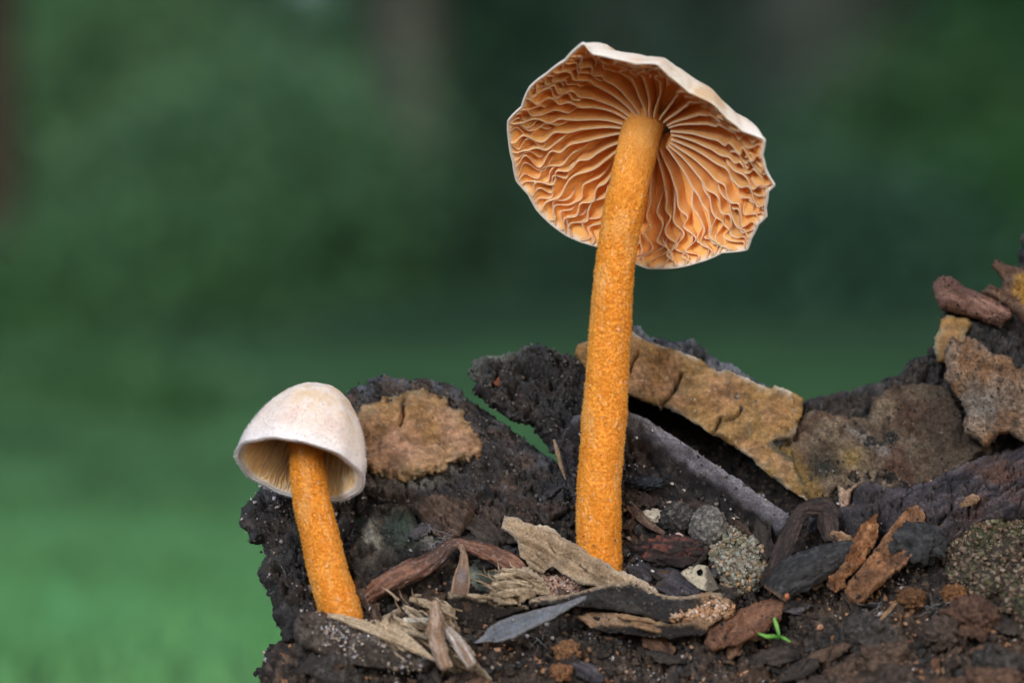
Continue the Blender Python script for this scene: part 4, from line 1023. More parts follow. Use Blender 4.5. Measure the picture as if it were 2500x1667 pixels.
o = plate('leaf_scrap', [(1660, 1398), (1684, 1383), (1705, 1376), (1728, 1380), (1738, 1400), (1757, 1436), (1735, 1448), (1700, 1432), (1680, 1418)], on(0.22), 0.04, lambda x, z, d, h: mix((0.40, 0.37, 0.29), (0.06, 0.05, 0.04), sstep(1720, 1727, x * 250 + 1250 + 4 * noise(x * 20, z * 20, 0, 3)) * .9), 'leaf', relief=r_crust(87, .5), rag=2, rag2=1, res=3, rnd=5, seed=87, holes=[[(1701, 1394), (1712, 1389), (1718, 1396), (1713, 1405), (1703, 1404)]])
thing(o, 'pale leaf scrap with a round hole below the dark husk', 'dry leaf')

def c_husk(v, nz):
    f = fbm(v[:, 0] * 3, v[:, 1] * 3, v[:, 2] * 3, 3, 5)
    return mix((0.03, 0.02, 0.022), (0.17, 0.06, 0.045), sstep(0, .5, f) * (v[:, 2] > -.3))
o = lump('seed_husk', PT(1641, 1345, 0.2), (0.28, 0.16, 0.15), c_husk, 'bark', 5, .35, 2.2, .12, 5, seed=4)
thing(o, 'dark reddish hollow seed husk on the litter right of the tall stem', 'seed husk')
o = lump('dark_pellet', PT(1653, 1264, 0.16), (0.16, 0.15, 0.155), lambda v, nz: mix((0.035, 0.035, 0.036), (0.13, 0.13, 0.125), sstep(0, .6, fbm(v[:, 0] * 4, v[:, 1] * 4, v[:, 2] * 4, 4, 6) + v[:, 2] * .3)), 'soil', 5, .14, 3, .10, 5, seed=6)
thing(o, 'round dark soil pellet beside the grey one', 'soil pellet')
o = lump('grey_pellet', PT(1728, 1285, 0.16), (0.185, 0.17, 0.20), lambda v, nz: mix((0.10, 0.10, 0.105), (0.27, 0.265, 0.25), sstep(-.4, .5, fbm(v[:, 0] * 5, v[:, 1] * 5, v[:, 2] * 5, 4, 7))), 'soil', 5, .12, 3, .06, 7, seed=7)
thing(o, 'round grey fuzzy pellet beside the sandy clump', 'soil pellet')
o = lump('pebble', PT(1657, 1313, 0.34), (0.056, 0.05, 0.052), (0.5, 0.36, 0.32), 'grain', 4, .12, 1.6, seed=8)
thing(o, 'tiny pinkish pebble resting on the seed husk', 'pebble')
o = lump('pebble', PT(752, 1440, 0.12), (0.048, 0.045, 0.055), (0.34, 0.32, 0.31), 'grain', 4, .1, 1.4, seed=9)
thing(o, 'tiny round grey pebble beside the small mushroom stem', 'pebble')
o = plate('wood_fragment', [(1687, 1322), (1705, 1318), (1707, 1327), (1697, 1332)], on(0.32), 0.05, (0.55, 0.24, 0.05), 'wood', relief=r_wood(3), rag=1, rag2=1, res=2.5, rnd=4)
thing(o, 'tiny orange wood fragment between the husk and the grey pellet', 'wood fragment')
o = lump('pale_fungus', PT(1588, 1262, 0.1), (0.13, 0.08, 0.075), lambda v, nz: mix((0.36, 0.33, 0.27), (0.5, 0.47, 0.42), sstep(-.3, .3, fbm(v[:, 0] * 3, v[:, 1] * 3, v[:, 2] * 3, 3, 2))), 'crust', 4, .35, 2.5, .2, 4, seed=12)
thing(o, 'small whitish cracked crust lump behind the brown rootlet', 'fungus crust')
o = sweep('rootlet', [PT(1500, 1215, 0.1), PT(1520, 1224, 0.12), PT(1545, 1243, 0.16), PT(1573, 1272, 0.2), PT(1600, 1290, 0.2), PT(1622, 1302, 0.16)], [.05, .056, .052, .05, .035, .02], [.05, .056, .05, .045, .035, .02], lambda q, a, L: mix((0.10, 0.065, 0.05), (0.19, 0.135, 0.11), sstep(-.3, .4, fbm(np.cos(a) * 3, np.sin(a) * 3, L * 9, 3, 4))), 'wood', n=90, m=24, rough=.12, nf=5)
thing(o, 'curved brown rootlet coming out from behind the tall stem', 'root')
o = sweep('splinter', [PT(1352, 1072, 0.62), PT(1360, 1100, 0.58), PT(1371, 1140, 0.5), PT(1381, 1170, 0.42)], [.012, .024, .02, .006], [.01, .018, .015, .006], (0.36, 0.26, 0.17), 'wood', n=40, m=10, rough=.3)
thing(o, 'thin pale splinter standing against the black bark chunk', 'splinter')
o = lump('blue_mould_tuft', PT(1580, 1178, 0.42), (0.15, 0.09, 0.06), lambda v, nz: mix((0.02, 0.027, 0.04), (0.12, 0.15, 0.2), sstep(.1, .6, fbm(v[:, 0] * 4, v[:, 1] * 4, v[:, 2] * 4, 3, 3))), 'soil', 4, .5, 3, .2, 5, seed=14)
thing(o, 'blue-black mould tuft on the brown face below the grey ridge', 'mould')

def clump(name, pts, lift, n, cset, smin, smax, label, cat, seed, bed, rag=10, rnd=30):
    r = np.random.default_rng(seed)
    b = plate(name, pts, on(lift), 0.3, bed, 'soil', relief=r_soil(seed, 1.1), rag=rag, ragf=.022, rag2=4, res=4, rnd=rnd, seed=seed)
    fr, u, v, d = PLF[b.name]
    k = r.integers(0, len(fr), n)
    pos = fr[k] + r.normal(size=(n, 3)) * .010
    cs = np.asarray(cset); c = cs[r.integers(0, len(cs), n)] * r.uniform(.6, 1.2, (n, 1))
    g = grains('grain_coat', pos, smin + (smax - smin) * r.random(n) ** 2, c, 'grain', 1, parent=b, seed=seed)
    tag(g, kind='stuff')
    thing(b, label, cat)
    return b
clump('sand_clump', [(1775, 1282), (1809, 1286), (1821, 1304), (1852, 1317), (1892, 1341), (1883, 1382), (1877, 1422), (1837, 1441), (1790, 1455), (1765, 1428), (1747, 1391), (1735, 1354), (1755, 1315)], 0.2, 1700, [(.21, .195, .14), (.3, .28, .25), (.2, .21, .15), (.32, .2, .11), (.24, .26, .24), (.16, .14, .11)],   .008, .034, 'greenish pale sand clump beside the leaning dark bark curl', 'sand clump', 91, (0.2, 0.18, 0.13))
clump('crystal_clump', [(1305, 1405), (1325, 1396), (1370, 1402), (1412, 1415), (1420, 1432), (1400, 1448), (1345, 1450), (1315, 1432)], 0.24, 900, [(.35, .2, .15), (.45, .3, .24), (.25, .15, .12), (.5, .4, .38)], .009, .02, 'pinkish brown grainy lump under the beige wood flake', 'soil clump', 92, (0.2, 0.11, 0.08))
clump('sand_clump', [(1700, 1480), (1720, 1466), (1760, 1460), (1790, 1475), (1800, 1495), (1740, 1508), (1690, 1505), (1640, 1518), (1640, 1508), (1680, 1495)], 0.42, 800, [(.45, .26, .14), (.5, .34, .22), (.38, .2, .1), (.55, .45, .4)], .010, .022, 'warm brown sand caught at the end of the black bark strip', 'sand clump', 93, (0.28, 0.15, 0.08))

# --- left part
def c_mould(x, z, d, h):
    U, V = x * 250 + 1250, 833.5 - z * 250
    c = c_soil(95)(x, z, d, h)
    n = sstep(-.25, .35, fbm(x * 5, z * 5, 0, 4, 96))
    c = mix(c, (0.36, 0.35, 0.30), np.exp(-(((U - 893) / 42) ** 2 + ((V - 1335) / 38) ** 2)) * n * 1.0)
    c = mix(c, (0.05, 0.085, 0.07), np.exp(-(((U - 985) / 45) ** 2 + ((V - 1290) / 45) ** 2)) * .8)
    c = mix(c, (0.24, 0.20, 0.16), np.exp(-(((U - 940) / 55) ** 2 + ((V - 1243) / 16) ** 2)) * n)
    c = mix(c, (0.27, 0.27, 0.24), np.exp(-(seg_dist(U, V, [(1035, 1300), (1075, 1335)]) / 18) ** 2) * .8)
    return mix(c, (0.09, 0.3, 0.03), np.exp(-(((U - 872) / 6) ** 2 + ((V - 1266) / 9) ** 2)))
o = plate('mouldy_clod', [(870, 1275), (885, 1250), (907, 1235), (948, 1231), (981, 1224), (1009, 1239), (1026, 1288), (1083, 1316), (1090, 1350), (1050, 1375), (948, 1430), (887, 1460), (850, 1400), (838, 1341), (850, 1308)], on(0.2), 0.4, c_mould, 'soil', relief=lambda x, z, d: r_soil(95, 1.1)(x, z, d) + .04 * ridge(x * 6, z * 6, 0, 3, 9), rag=6, rag2=3, res=4, rnd=35, seed=95)
thing(o, 'soil clod whitened by mould, right of the small orange stem', 'soil clod')

leafp = [PT(868, 1480, .02), PT(900, 1452, .15), PT(940, 1425, .38), PT(989, 1398, .42), PT(1040, 1378, .45), PT(1072, 1355, .48), PT(1090, 1337, .5), PT(1112, 1327, .5), PT(1135, 1332, .48), PT(1170, 1340, .42), PT(1205, 1352, .35), PT(1245, 1374, .28), PT(1295, 1405, .15)]
def c_leafstrip(q, a, L):
    c = mix((0.105, 0.05, 0.034), (0.24, 0.12, 0.08), sstep(-.3, .4, fbm(np.cos(a) * 3, np.sin(a) * 3, L * 4, 4, 7)))
    c = mix(c, (0.05, 0.03, 0.026), sstep(.35, .5, q) * (1 - sstep(.55, .7, q)) * .8)
    return mix(c, (0.27, 0.23, 0.25), sstep(.45, .65, fbm(np.cos(a) * 9, np.sin(a) * 9, L * 22, 2, 9)) * .6)
strip = sweep('dry_leaf', leafp, [.05, .075, .085, .10, .10, .085, .065, .05, .05, .07, .085, .09, .05], [.02, .03, .03, .028, .025, .03, .03, .03, .03, .025, .022, .02, .015], c_leafstrip, 'leaf', n=220, m=40, rough=.25, nf=5, twist=0.5, seed=7, fib=.45)
thing(strip, 'brown curled leaf strip arching up between the two mushrooms', 'dry leaf')
sweep('hanging_tip', [PT(1122, 1328, .5), PT(1130, 1345, .55), PT(1132, 1372, .55), PT(1128, 1405, .5), PT(1122, 1450, .4)], [.03, .028, .05, .085, .09], [.012, .012, .014, .016, .016], lambda q, a, L: mix(mix((0.13, 0.08, 0.055), (0.28, 0.19, 0.13), sstep(-.4, .4, fbm(np.cos(a) * 3, np.sin(a) * 3, L * 5, 3, 8))), (0.15, 0.13, 0.14), np.exp(-((q - .7) / .13) ** 2) * (np.abs(np.cos(a)) < .4)), 'leaf', n=70, m=20, rough=.2, nf=4, parent=strip)
o = plate('mouldy_film', [(1105, 1370), (1150, 1355), (1200, 1368), (1240, 1400), (1245, 1450), (1180, 1470), (1110, 1465), (1085, 1420)], on(0.05), 0.1, lambda x, z, d, h: mix((0.10, 0.125, 0.105), (0.17, 0.19, 0.165), sstep(-.4, .4, fbm(x * 4, z * 4, 0, 4, 3))), 'crust', relief=r_crust(98, .8), rag=4, rag2=2, res=4, rnd=16, seed=98)
thing(o, 'grey-green mould film under the arch of the curled brown leaf', 'mould')

# chip holding the small mushroom
o = base_chip = plate('wood_chip', [(728, 1497), (755, 1493), (791, 1495), (826, 1509), (868, 1528), (913, 1546), (957, 1566), (1002, 1584), (1065, 1616), (1040, 1640), (960, 1640), (860, 1620), (760, 1590), (715, 1560), (720, 1515)],
    affine([(740, 1500, -1.72), (1060, 1610, -2.15), (800, 1600, -2.15)]), 0.3, lambda x, z, d, h: mix(mix((0.055, 0.043, 0.036), (0.13, 0.11, 0.10), sstep(-.2, .5, fbm(x * 6, z * 6, 0, 4, 5))), (0.3, 0.27, 0.25), sstep(.48, .65, noise(x * 40, z * 40, 0, 6)) * .7), 'bark', relief=lambda x, z, d: r_wood(99, -25, 1.0)(x, z, d) + r_soil(99, .5)(x, z, d), rag=4, rag2=2, res=3.5, rnd=20, seed=99)
thing(o, 'dark rounded wood chip at the foot of the small mushroom', 'wood chip')
for i, (pp, ww, lb) in enumerate([
    ([(800, 1500), (870, 1520), (945, 1552), (1010, 1580), (1066, 1613)], [.02, .045, .05, .05, .008], 'long pale fibre along the edge of the dark wood chip'),
    ([(930, 1520), (975, 1545), (1010, 1572), (1050, 1602)], [.02, .045, .04, .01], 'pale wood fibre lying above the long pale one'),
    ([(940, 1512), (944, 1530), (952, 1558)], [.03, .032, .02], 'short beige peg of wood at the top of the pale fibres')]):
    o = sweep('wood_fibre', [PT(a, b, .52) for a, b in pp], ww, [w_ * .5 for w_ in ww], lambda q, a, L: mix(BEIGE, PALE, sstep(-.5, .3, fbm(np.cos(a) * 7, np.sin(a) * 7, L * 2, 4, 5 + i))), 'wood', n=110, m=28, rough=.3, nf=5, seed=i, fib=.45)
    thing(o, lb, 'wood fibre')
trough = plate('torn_wood', [(880, 1515), (937, 1505), (957, 1490), (985, 1470), (999, 1457), (1017, 1451), (1047, 1451), (1085, 1465), (1108, 1488), (1115, 1518), (1140, 1560), (1165, 1615), (1215, 1668), (1180, 1680), (1100, 1640), (1040, 1600), (960, 1565)],
    affine([(1030, 1455, -1.05), (900, 1515, -1.2), (1190, 1660, -2.05)]), 0.14, c_wood(101, (0.25, 0.17, 0.10), (0.48, 0.37, 0.24), -32, 12, (0.11, 0.075, 0.05), .35, edge=(0.55, 0.46, 0.36)), 'wood', relief=lambda x, z, d: r_wood(101, -32, 2.6, 9)(x, z, d) - .16 * np.exp(-(((x * 250 + 1250 - 1020) / 50) ** 2 + ((833.5 - z * 250 - 1500) / 28) ** 2)), rag=6, rag2=4, res=3.5, rnd=10, seed=101)
thing(trough, 'torn beige hollow piece of wood below the curled brown leaf', 'wood')
for i, (pp, ww, c1, c2, lb) in enumerate([
    ([(1063, 1466), (1066, 1500), (1064, 1545), (1075, 1590), (1090, 1630)], [.025, .06, .07, .06, .05], (0.30, 0.19, 0.12), (0.55, 0.42, 0.34), 'upright tan splinter standing in the torn beige wood'),
    ([(1092, 1536), (1112, 1562), (1130, 1590), (1152, 1624)], [.04, .055, .05, .05], (0.3, 0.2, 0.14), (0.62, 0.58, 0.56), 'whitish splinter slanting right of the upright one'),
    ([(984, 1511), (1010, 1514), (1035, 1513), (1058, 1511)], [.018, .022, .02, .018], (0.55, 0.52, 0.47), (0.72, 0.70, 0.66), 'thin white stick lying across the torn beige wood'),
    ([(1000, 1462), (1030, 1468), (1062, 1486), (1085, 1512)], [.02, .03, .03, .012], (0.35, 0.26, 0.16), (0.58, 0.48, 0.36), 'pale splinter along the upper lip of the torn beige wood')]):
    o = sweep('splinter', [PT(a, b, .58 if i < 2 else .42) for a, b in pp], ww, [x_ * .6 for x_ in ww], lambda q, a, L: mix(c1, c2, sstep(-.3, .3, fbm(np.cos(a) * 6, np.sin(a) * 6, L * 2, 4, 15 + i))), 'wood', n=110, m=30, rough=.4, nf=6, seed=20 + i, fib=.5)
    thing(o, lb, 'splinter')
o = plate('wood_ledge', [(1082, 1446), (1110, 1440), (1150, 1448), (1196, 1462), (1230, 1470), (1290, 1475), (1300, 1490), (1250, 1500), (1200, 1520), (1170, 1550), (1130, 1545), (1105, 1500)], affine([(1090, 1450, -1.0), (1290, 1480, -1.15), (1150, 1545, -1.4)]), 0.2,
    lambda x, z, d, h: mix((0.025, 0.02, 0.018), (0.45, 0.36, 0.26), (1 - sstep(6, 14, (833.5 - z * 250) - np.interp(x * 250 + 1250, [1082, 1150, 1196, 1290], [1446, 1450, 1464, 1476]) + 4 * noise(x * 14, z * 14, 0, 4)))), 'soil', relief=r_soil(103, .7), rag=4, rag2=3, res=3.5, rnd=8, seed=103)
thing(o, 'dark ledge of rotten wood with a pale frayed lip beside the torn wood', 'rotten wood')
tuft = plate('frayed_wood', [(1198, 1425), (1209, 1400), (1225, 1385), (1256, 1379), (1293, 1382), (1312, 1400), (1332, 1425), (1349, 1447), (1300, 1462), (1262, 1474), (1219, 1476), (1195, 1462)], on(0.32), 0.2, c_wood(104, (0.32, 0.23, 0.14), (0.56, 0.45, 0.32), -18, 12, (0.16, 0.11, 0.07), .25, edge=(.6, .52, .42)), 'wood', relief=r_wood(104, -18, 2.4, 9), rag=6, rag2=5, res=3.5, rnd=10, seed=104)
thing(tuft, 'frayed tuft of beige wood under the beige flake', 'wood')
def fray(parent, n, box, ang, ln, seed, lift, c1=BEIGE, c2=PALE):
    r = np.random.default_rng(seed)
    u = r.uniform(box[0], box[2], n); v = r.uniform(box[1], box[3], n)
    b = P(u, v, YS(u, v) - lift)
    a = np.radians(r.normal(ang, 13, n))
    dr = np.stack([np.cos(a), r.normal(-.35, .25, n), np.sin(a)], 1)
    h = hairs('frayed_fibres', b, dr, r.uniform(*ln, n), r.uniform(.005, .016, n), mix(c1, c2, r.random(n)), 'wood', parent=parent, seed=seed, bend=.5)
    tag(h, kind='stuff')
fray(tuft, 36, (1200, 1385, 1330, 1455), 160, (.08, .24), 5, .36)
fray(trough, 40, (960, 1460, 1130, 1610), 148, (.08, .26), 6, .46)

# --- right part
o = sweep('bark_curl', [PT(1868, 1430, .25), PT(1890, 1390, .38), PT(1915, 1335, .5), PT(1938, 1280, .55), PT(1956, 1248, .55), PT(1985, 1240, .5), PT(2012, 1244, .45), PT(2022, 1275, .45), PT(2028, 1320, .4)], [.05, .075, .09, .08, .06, .07, .085, .09, .06], [.03, .03, .03, .03, .035, .05, .05, .045, .03], lambda q, a, L: mix((0.028, 0.022, 0.022), (0.075, 0.05, 0.045), sstep(-.3, .5, fbm(np.cos(a) * 3, np.sin(a) * 3, L * 4, 4, 3))), 'bark', n=180, m=40, rough=.3, nf=5, seed=31, fib=.4)
thing(o, 'dark bark curl bent over like a hook beside the sand clump', 'bark')
tw = sweep('charred_twig', [PT(1893, 1452, .35), PT(1912, 1425, .42), PT(1950, 1398, .45), PT(2000, 1372, .42), PT(2080, 1345, .3)], [.12, .17, .16, .13, .11], [.12, .16, .15, .12, .10], lambda q, a, L: mix(mix((0.026, 0.029, 0.034), (0.07, 0.075, 0.085), sstep(-.1, .5, fbm(np.cos(a) * 6, np.sin(a) * 6, L * 9, 4, 4))), (0.2, 0.13, 0.09), (1 - sstep(.01, .05, q)) * .8), 'bark', n=180, m=60, rough=.2, nf=8, seed=33, fib=.15)
thing(tw, 'short charred black twig with a rounded end', 'twig')
o = lump('resin_drop', PT(1921, 1455, .56), (.024, .02, .03), (0.36, 0.12, 0.05), 'grain', 3, .05, 2)
thing(o, 'tiny orange drop on the end of the charred twig', 'resin drop')
o = plate('rotten_flake', [(2136, 1255), (2142, 1260), (2138, 1275), (2147, 1281), (2142, 1322), (2118, 1353), (2105, 1377), (2091, 1394), (2066, 1415), (2070, 1438), (2040, 1448), (2018, 1432), (2018, 1406), (2040, 1396), (2060, 1375), (2064, 1353), (2084, 1312), (2101, 1281)], on(.5, (1370, 1450, .22)), .14, lambda x, z, d, h: mix(mix((0.27, 0.11, 0.045), (0.46, 0.24, 0.12), sstep(-.3, .4, fbm(x * 7, z * 7, 0, 4, 3))), (0.09, 0.06, 0.05), sstep(.1, .5, fbm(x * 5, z * 5, 0, 4, 5)) * .8), 'soil', relief=lambda x, z, d: r_crust(111, 1.6)(x, z, d) + .11 * fbm(x * 8, z * 8, 0, 4, 8, gain=.65) - creases(x, z, 113, .07, 4, 6, .07), rag=4, rag2=3, res=3.5, rnd=9, seed=111)
thing(o, 'upright rusty orange rotten wood flake beside the charred twig', 'rotten wood')
def c_tr(x, z, d, h):
    c = mix((0.16, 0.085, 0.05), (0.36, 0.18, 0.09), sstep(-.3, .4, fbm(x * 4, z * 4, 0, 4, 6)))
    return mix(c, (0.50, 0.27, 0.15), np.exp(-d / 8) * .8)
o = plate('rotten_flake', [(2180, 1285), (2201, 1257), (2235, 1234), (2259, 1258), (2257, 1281), (2226, 1301), (2200, 1335), (2235, 1363), (2180, 1404), (2142, 1437), (2110, 1470), (2095, 1483), (2067, 1462), (2060, 1448), (2074, 1421), (2108, 1377), (2142, 1336), (2156, 1312)], on(.38, (1420, 1490, .2)), .14, c_tr, 'soil', relief=lambda x, z, d: r_crust(112, 1.6)(x, z, d) + .13 * np.exp(-d / 10) + .06 * fbm(x * 9, z * 9, 0, 4, 9, gain=.65) - creases(x, z, 114, .06, 4, 6, .07), rag=4, rag2=2.5, res=3.5, rnd=8, seed=112)
thing(o, 'long brown trough of rotten wood running down under the dark lump', 'rotten wood')
o = lump('charcoal_lump', PT(2246, 1330, .42), (.24, .18, .19), lambda v, nz: mix((0.026, 0.029, 0.034), (0.06, 0.064, 0.072), sstep(-.2, .5, fbm(v[:, 0] * 3, v[:, 1] * 3, v[:, 2] * 3, 4, 6))), 'bark', 5, .45, 1.8, .10, 4, seed=15)
thing(o, 'black charcoal lump resting on the brown trough of rotten wood', 'charcoal')
clump('mossy_mound', [(2314, 1335), (2340, 1305), (2365, 1281), (2382, 1257), (2416, 1243), (2500, 1215), (2640, 1190), (2640, 1560), (2540, 1590), (2470, 1540), (2440, 1460), (2380, 1450), (2330, 1430), (2300, 1380)], .22, 3000, [(.12, .09, .06), (.09, .085, .045), (.14, .10, .07), (.08, .085, .045), (.2, .16, .12), (.12, .075, .05)], .007, .032, 'sandy mound tinged green with algae at the right edge of the litter', 'soil mound', 121, lambda x, z, d, h: mix((0.07, 0.056, 0.044), (0.085, 0.10, 0.048), sstep(-.1, .4, fbm(x * 2, z * 2, 0, 3, 4)) * sstep(5, 50, d)), rag=22, rnd=70)
for i, (u, v, rr_, c, lb) in enumerate([(2330, 1450, .11, (.22, .105, .045), 'rusty orange soil crumb on top of the brown clod'), (2372, 1510, .23, (.125, .072, .052), 'large rounded reddish brown soil clod at the right'), (2225, 1460, .12, (.17, .085, .04), 'small orange-brown clod below the charcoal lump'), (2300, 1545, .18, (.10, .075, .062), 'greyish clod in front of the reddish brown one'), (1385, 1590, .12, (.27, .14, .07), 'orange grainy clod in front of the blue-grey leaf blade'), (1370, 1640, .10, (.28, .14, .07), 'small orange clod below the grainy orange one')]):
    o = lump('soil_clod', PT(u, v, .18), (rr_, rr_ * .9, rr_ * .8), (lambda c: lambda vv, nz: mix(np.array(c) * .6, np.array(c) * 1.25, sstep(-.4, .4, fbm(vv[:, 0] * 5, vv[:, 1] * 5, vv[:, 2] * 5, 4, 6))))(c), 'soil', 5, .42, 2.2, .10, 9, seed=30 + i)
    thing(o, lb, 'soil clod')

# more clods bedded in the foreground
r_ = np.random.default_rng(77)
for i in range(20):
    u, v = r_.uniform(660, 2500), r_.uniform(1655, 1720)
    if i > 9: u, v = r_.uniform(1950, 2500), r_.uniform(1540, 1700)
    q = r_.uniform(.12, .30); c, cn = [((.08, .062, .052), 'dull brown'), ((.125, .085, .063), 'warm brown'), ((.075, .068, .065), 'grey-brown'), ((.15, .088, .06), 'reddish brown')][i % 4]
    o = lump('soil_clod', PT(u, v, .02), (q * r_.uniform(.8, 1.3), q, q * r_.uniform(.6, .9)), (lambda c: lambda vv, nz: mix(np.array(c) * .5, np.array(c) * 1.3, sstep(-.4, .4, fbm(vv[:, 0] * 6, vv[:, 1] * 6, vv[:, 2] * 6, 4, 6, gain=.65))))(c), 'soil', 5, .36, 1.7, .05, 8, seed=300 + i)
    tag(o, cn + ' rounded soil clod bedded in the front of the bank', 'soil clod', cn + ' clods bedded in the bank')

# bark and wood chips pressed into the bank, layer on layer
def chips():
    g = np.random.default_rng(123)
    kinds = [((0.03, 0.027, 0.027), (0.085, 0.07, 0.062), 'blackish brown'), ((0.05, 0.036, 0.03), (0.15, 0.10, 0.075), 'brown'), ((0.04, 0.04, 0.048), (0.125, 0.12, 0.14), 'violet-grey'), ((0.09, 0.05, 0.035), (0.24, 0.14, 0.09), 'reddish brown')]
    for i in range(88):
        if i < 30: u, v = g.uniform(880, 1560), g.uniform(1190, 1470)
        elif i < 56: u, v = g.uniform(1540, 2300), g.uniform(1240, 1500)
        else: u, v = g.uniform(690, 2480), g.uniform(1510, 1690)
        L_ = g.uniform(28, 75); wd = L_ * g.uniform(.22, .5)
        an = math.radians(g.choice([-32, 28, 60, -60, 5]) + g.normal(0, 14)); ca, sa = math.cos(an), -math.sin(an)
        pts = []
        for t in np.linspace(0, 2 * np.pi, 10)[:-1] + g.uniform(-.2, .2, 9):
            a_, b_ = math.cos(t) * L_ * g.uniform(.75, 1.15), math.sin(t) * wd * g.uniform(.6, 1.2)
            pts.append((u + a_ * ca - b_ * sa, v + a_ * sa + b_ * ca))
        pts = sorted(pts, key=lambda q: math.atan2(q[1] - v, q[0] - u))
        c1, c2, nm = kinds[int(g.choice(4, p=[.38, .3, .2, .12]))]
        lf, ta, tb = g.uniform(.12, .26), g.uniform(-.0012, .0012), g.uniform(-.0012, .0018)
        dg = math.degrees(an)
        o = plate('wood_chip', pts, (lambda lf, ta, tb, u, v: lambda U, V: YS(U, V) - lf + ta * (U - u) + tb * (V - v))(lf, ta, tb, u, v), g.uniform(.06, .14), c_wood(500 + i, c1, c2, dg, 12, (0.025, 0.022, 0.022), .35), 'wood', relief=r_wood(500 + i, dg, 1.5, 11), rag=5, ragf=.05, rag2=3, res=4, rnd=8, seed=500 + i)
        zone = 'under the torn wood and flakes' if i < 30 else ('among the husk, twig and flakes' if i < 56 else 'in the soil at the front of the bank')
        tag(o, nm + ' wood chip pressed flat ' + zone, 'wood chip', nm + ' chips ' + zone)
chips()

# loose slivers of torn wood
def sliver(u0, v0, u1, v1, wd, lift, c1, c2, label, seed, group=None):
    dx, dy = u1 - u0, v1 - v0; L_ = math.hypot(dx, dy); nx, ny = -dy / L_ * wd, dx / L_ * wd
    g = np.random.default_rng(seed)
    pts = [(u0 + nx * .3, v0 + ny * .3), (u0 + dx * .2 + nx, v0 + dy * .2 + ny), (u0 + dx * .6 + nx * .9, v0 + dy * .6 + ny * .9), (u1 + nx * .2, v1 + ny * .2), (u1 - nx * .2, v1 - ny * .2), (u0 + dx * .75 - nx * .8, v0 + dy * .75 - ny * .8), (u0 + dx * .3 - nx, v0 + dy * .3 - ny), (u0 - nx * .4, v0 - ny * .4)]
    deg = math.degrees(math.atan2(-dy, dx))
    y0, y1 = float(YS(np.array(u0), np.array(v0))) - lift, float(YS(np.array(u1), np.array(v1))) - lift * .6
    o = plate('splinter', pts, lambda U, V: y0 + (y1 - y0) * ((U - u0) * dx + (V - v0) * dy) / L_ ** 2, .05, c_wood(seed, c1, c2, deg, 22, (0.12, 0.08, 0.05), .3, edge=c2), 'wood', relief=r_wood(seed, deg, 1.3, 24), rag=wd * .25, rag2=wd * .15, res=2.8, rnd=5, seed=seed, micro=.008)
    tag(o, label, 'splinter', group)
PB1, PB2 = (0.34, 0.25, 0.16), (0.68, 0.58, 0.45)
for i, a in enumerate([(905, 1535, 1000, 1588, 10, .55), (940, 1520, 1045, 1560, 9, .5), (985, 1480, 1075, 1545, 12, .5), (1010, 1462, 1100, 1500, 9, .5), (1040, 1540, 1120, 1625, 11, .5), (1080, 1520, 1160, 1600, 10, .48), (960, 1505, 1020, 1540, 8, .52), (1120, 1590, 1200, 1660, 10, .45)]):
    sliver(*a, PB1, PB2, 'pale narrow splinter lying in the torn beige wood', 400 + i, 'splinters in the torn wood')
for i, a in enumerate([(1205, 1408, 1290, 1398, 9, .5), (1200, 1425, 1300, 1428, 10, .5), (1212, 1450, 1310, 1440, 11, .48), (1225, 1388, 1310, 1410, 8, .5), (1140, 1452, 1215, 1462, 7, .5)]):
    sliver(*a, (0.34, 0.25, 0.16), (0.58, 0.48, 0.36), 'frayed pale splinter in the tuft under the beige flake', 420 + i, 'splinters in the frayed tuft')
for i, a in enumerate([(1540, 1520, 1625, 1545, 9, .5, 'tan splinter under the black bark strip'), (2028, 1300, 2095, 1330, 16, .5, 'brown splinter between bark curl and rusty flake'), (2390, 1215, 2330, 1235, 14, .6, 'tan splinter lying on the violet log'), (1500, 1500, 1600, 1520, 7, .5, 'slim brown splinter beside the tan one under the bark strip'), (2190, 1470, 2140, 1520, 6, .4, 'dark little splinter below the brown trough')]):
    sliver(*a[:6], (0.24, 0.14, 0.08), (0.42, 0.28, 0.17), a[6], 440 + i)

# green sprout
sp = empty('sprout', tuple(PT(1900, 1562, .35)))
for pts, ww in [([(1901, 1562, .34), (1901, 1545, .42), (1897, 1530, .46), (1890, 1508, .5)], [.010, .015, .018, .014]), ([(1903, 1560, .36), (1890, 1553, .45), (1872, 1553, .5), (1850, 1545, .52)], [.009, .02, .02, .006]), ([(1902, 1552, .38), (1912, 1556, .44), (1930, 1566, .46)], [.010, .015, .007])]:
    sweep('leaf', [PT(a, b, c) for a, b, c in pts], ww, [q * .6 for q in ww], lambda q, a, L: mix((0.05, 0.18, 0.03), (0.13, 0.34, 0.06), sstep(0, .7, q)), 'green', n=40, m=14, rough=.06, parent=sp)
tag(sp, 'tiny bright green sprout with three curved leaves', 'sprout')

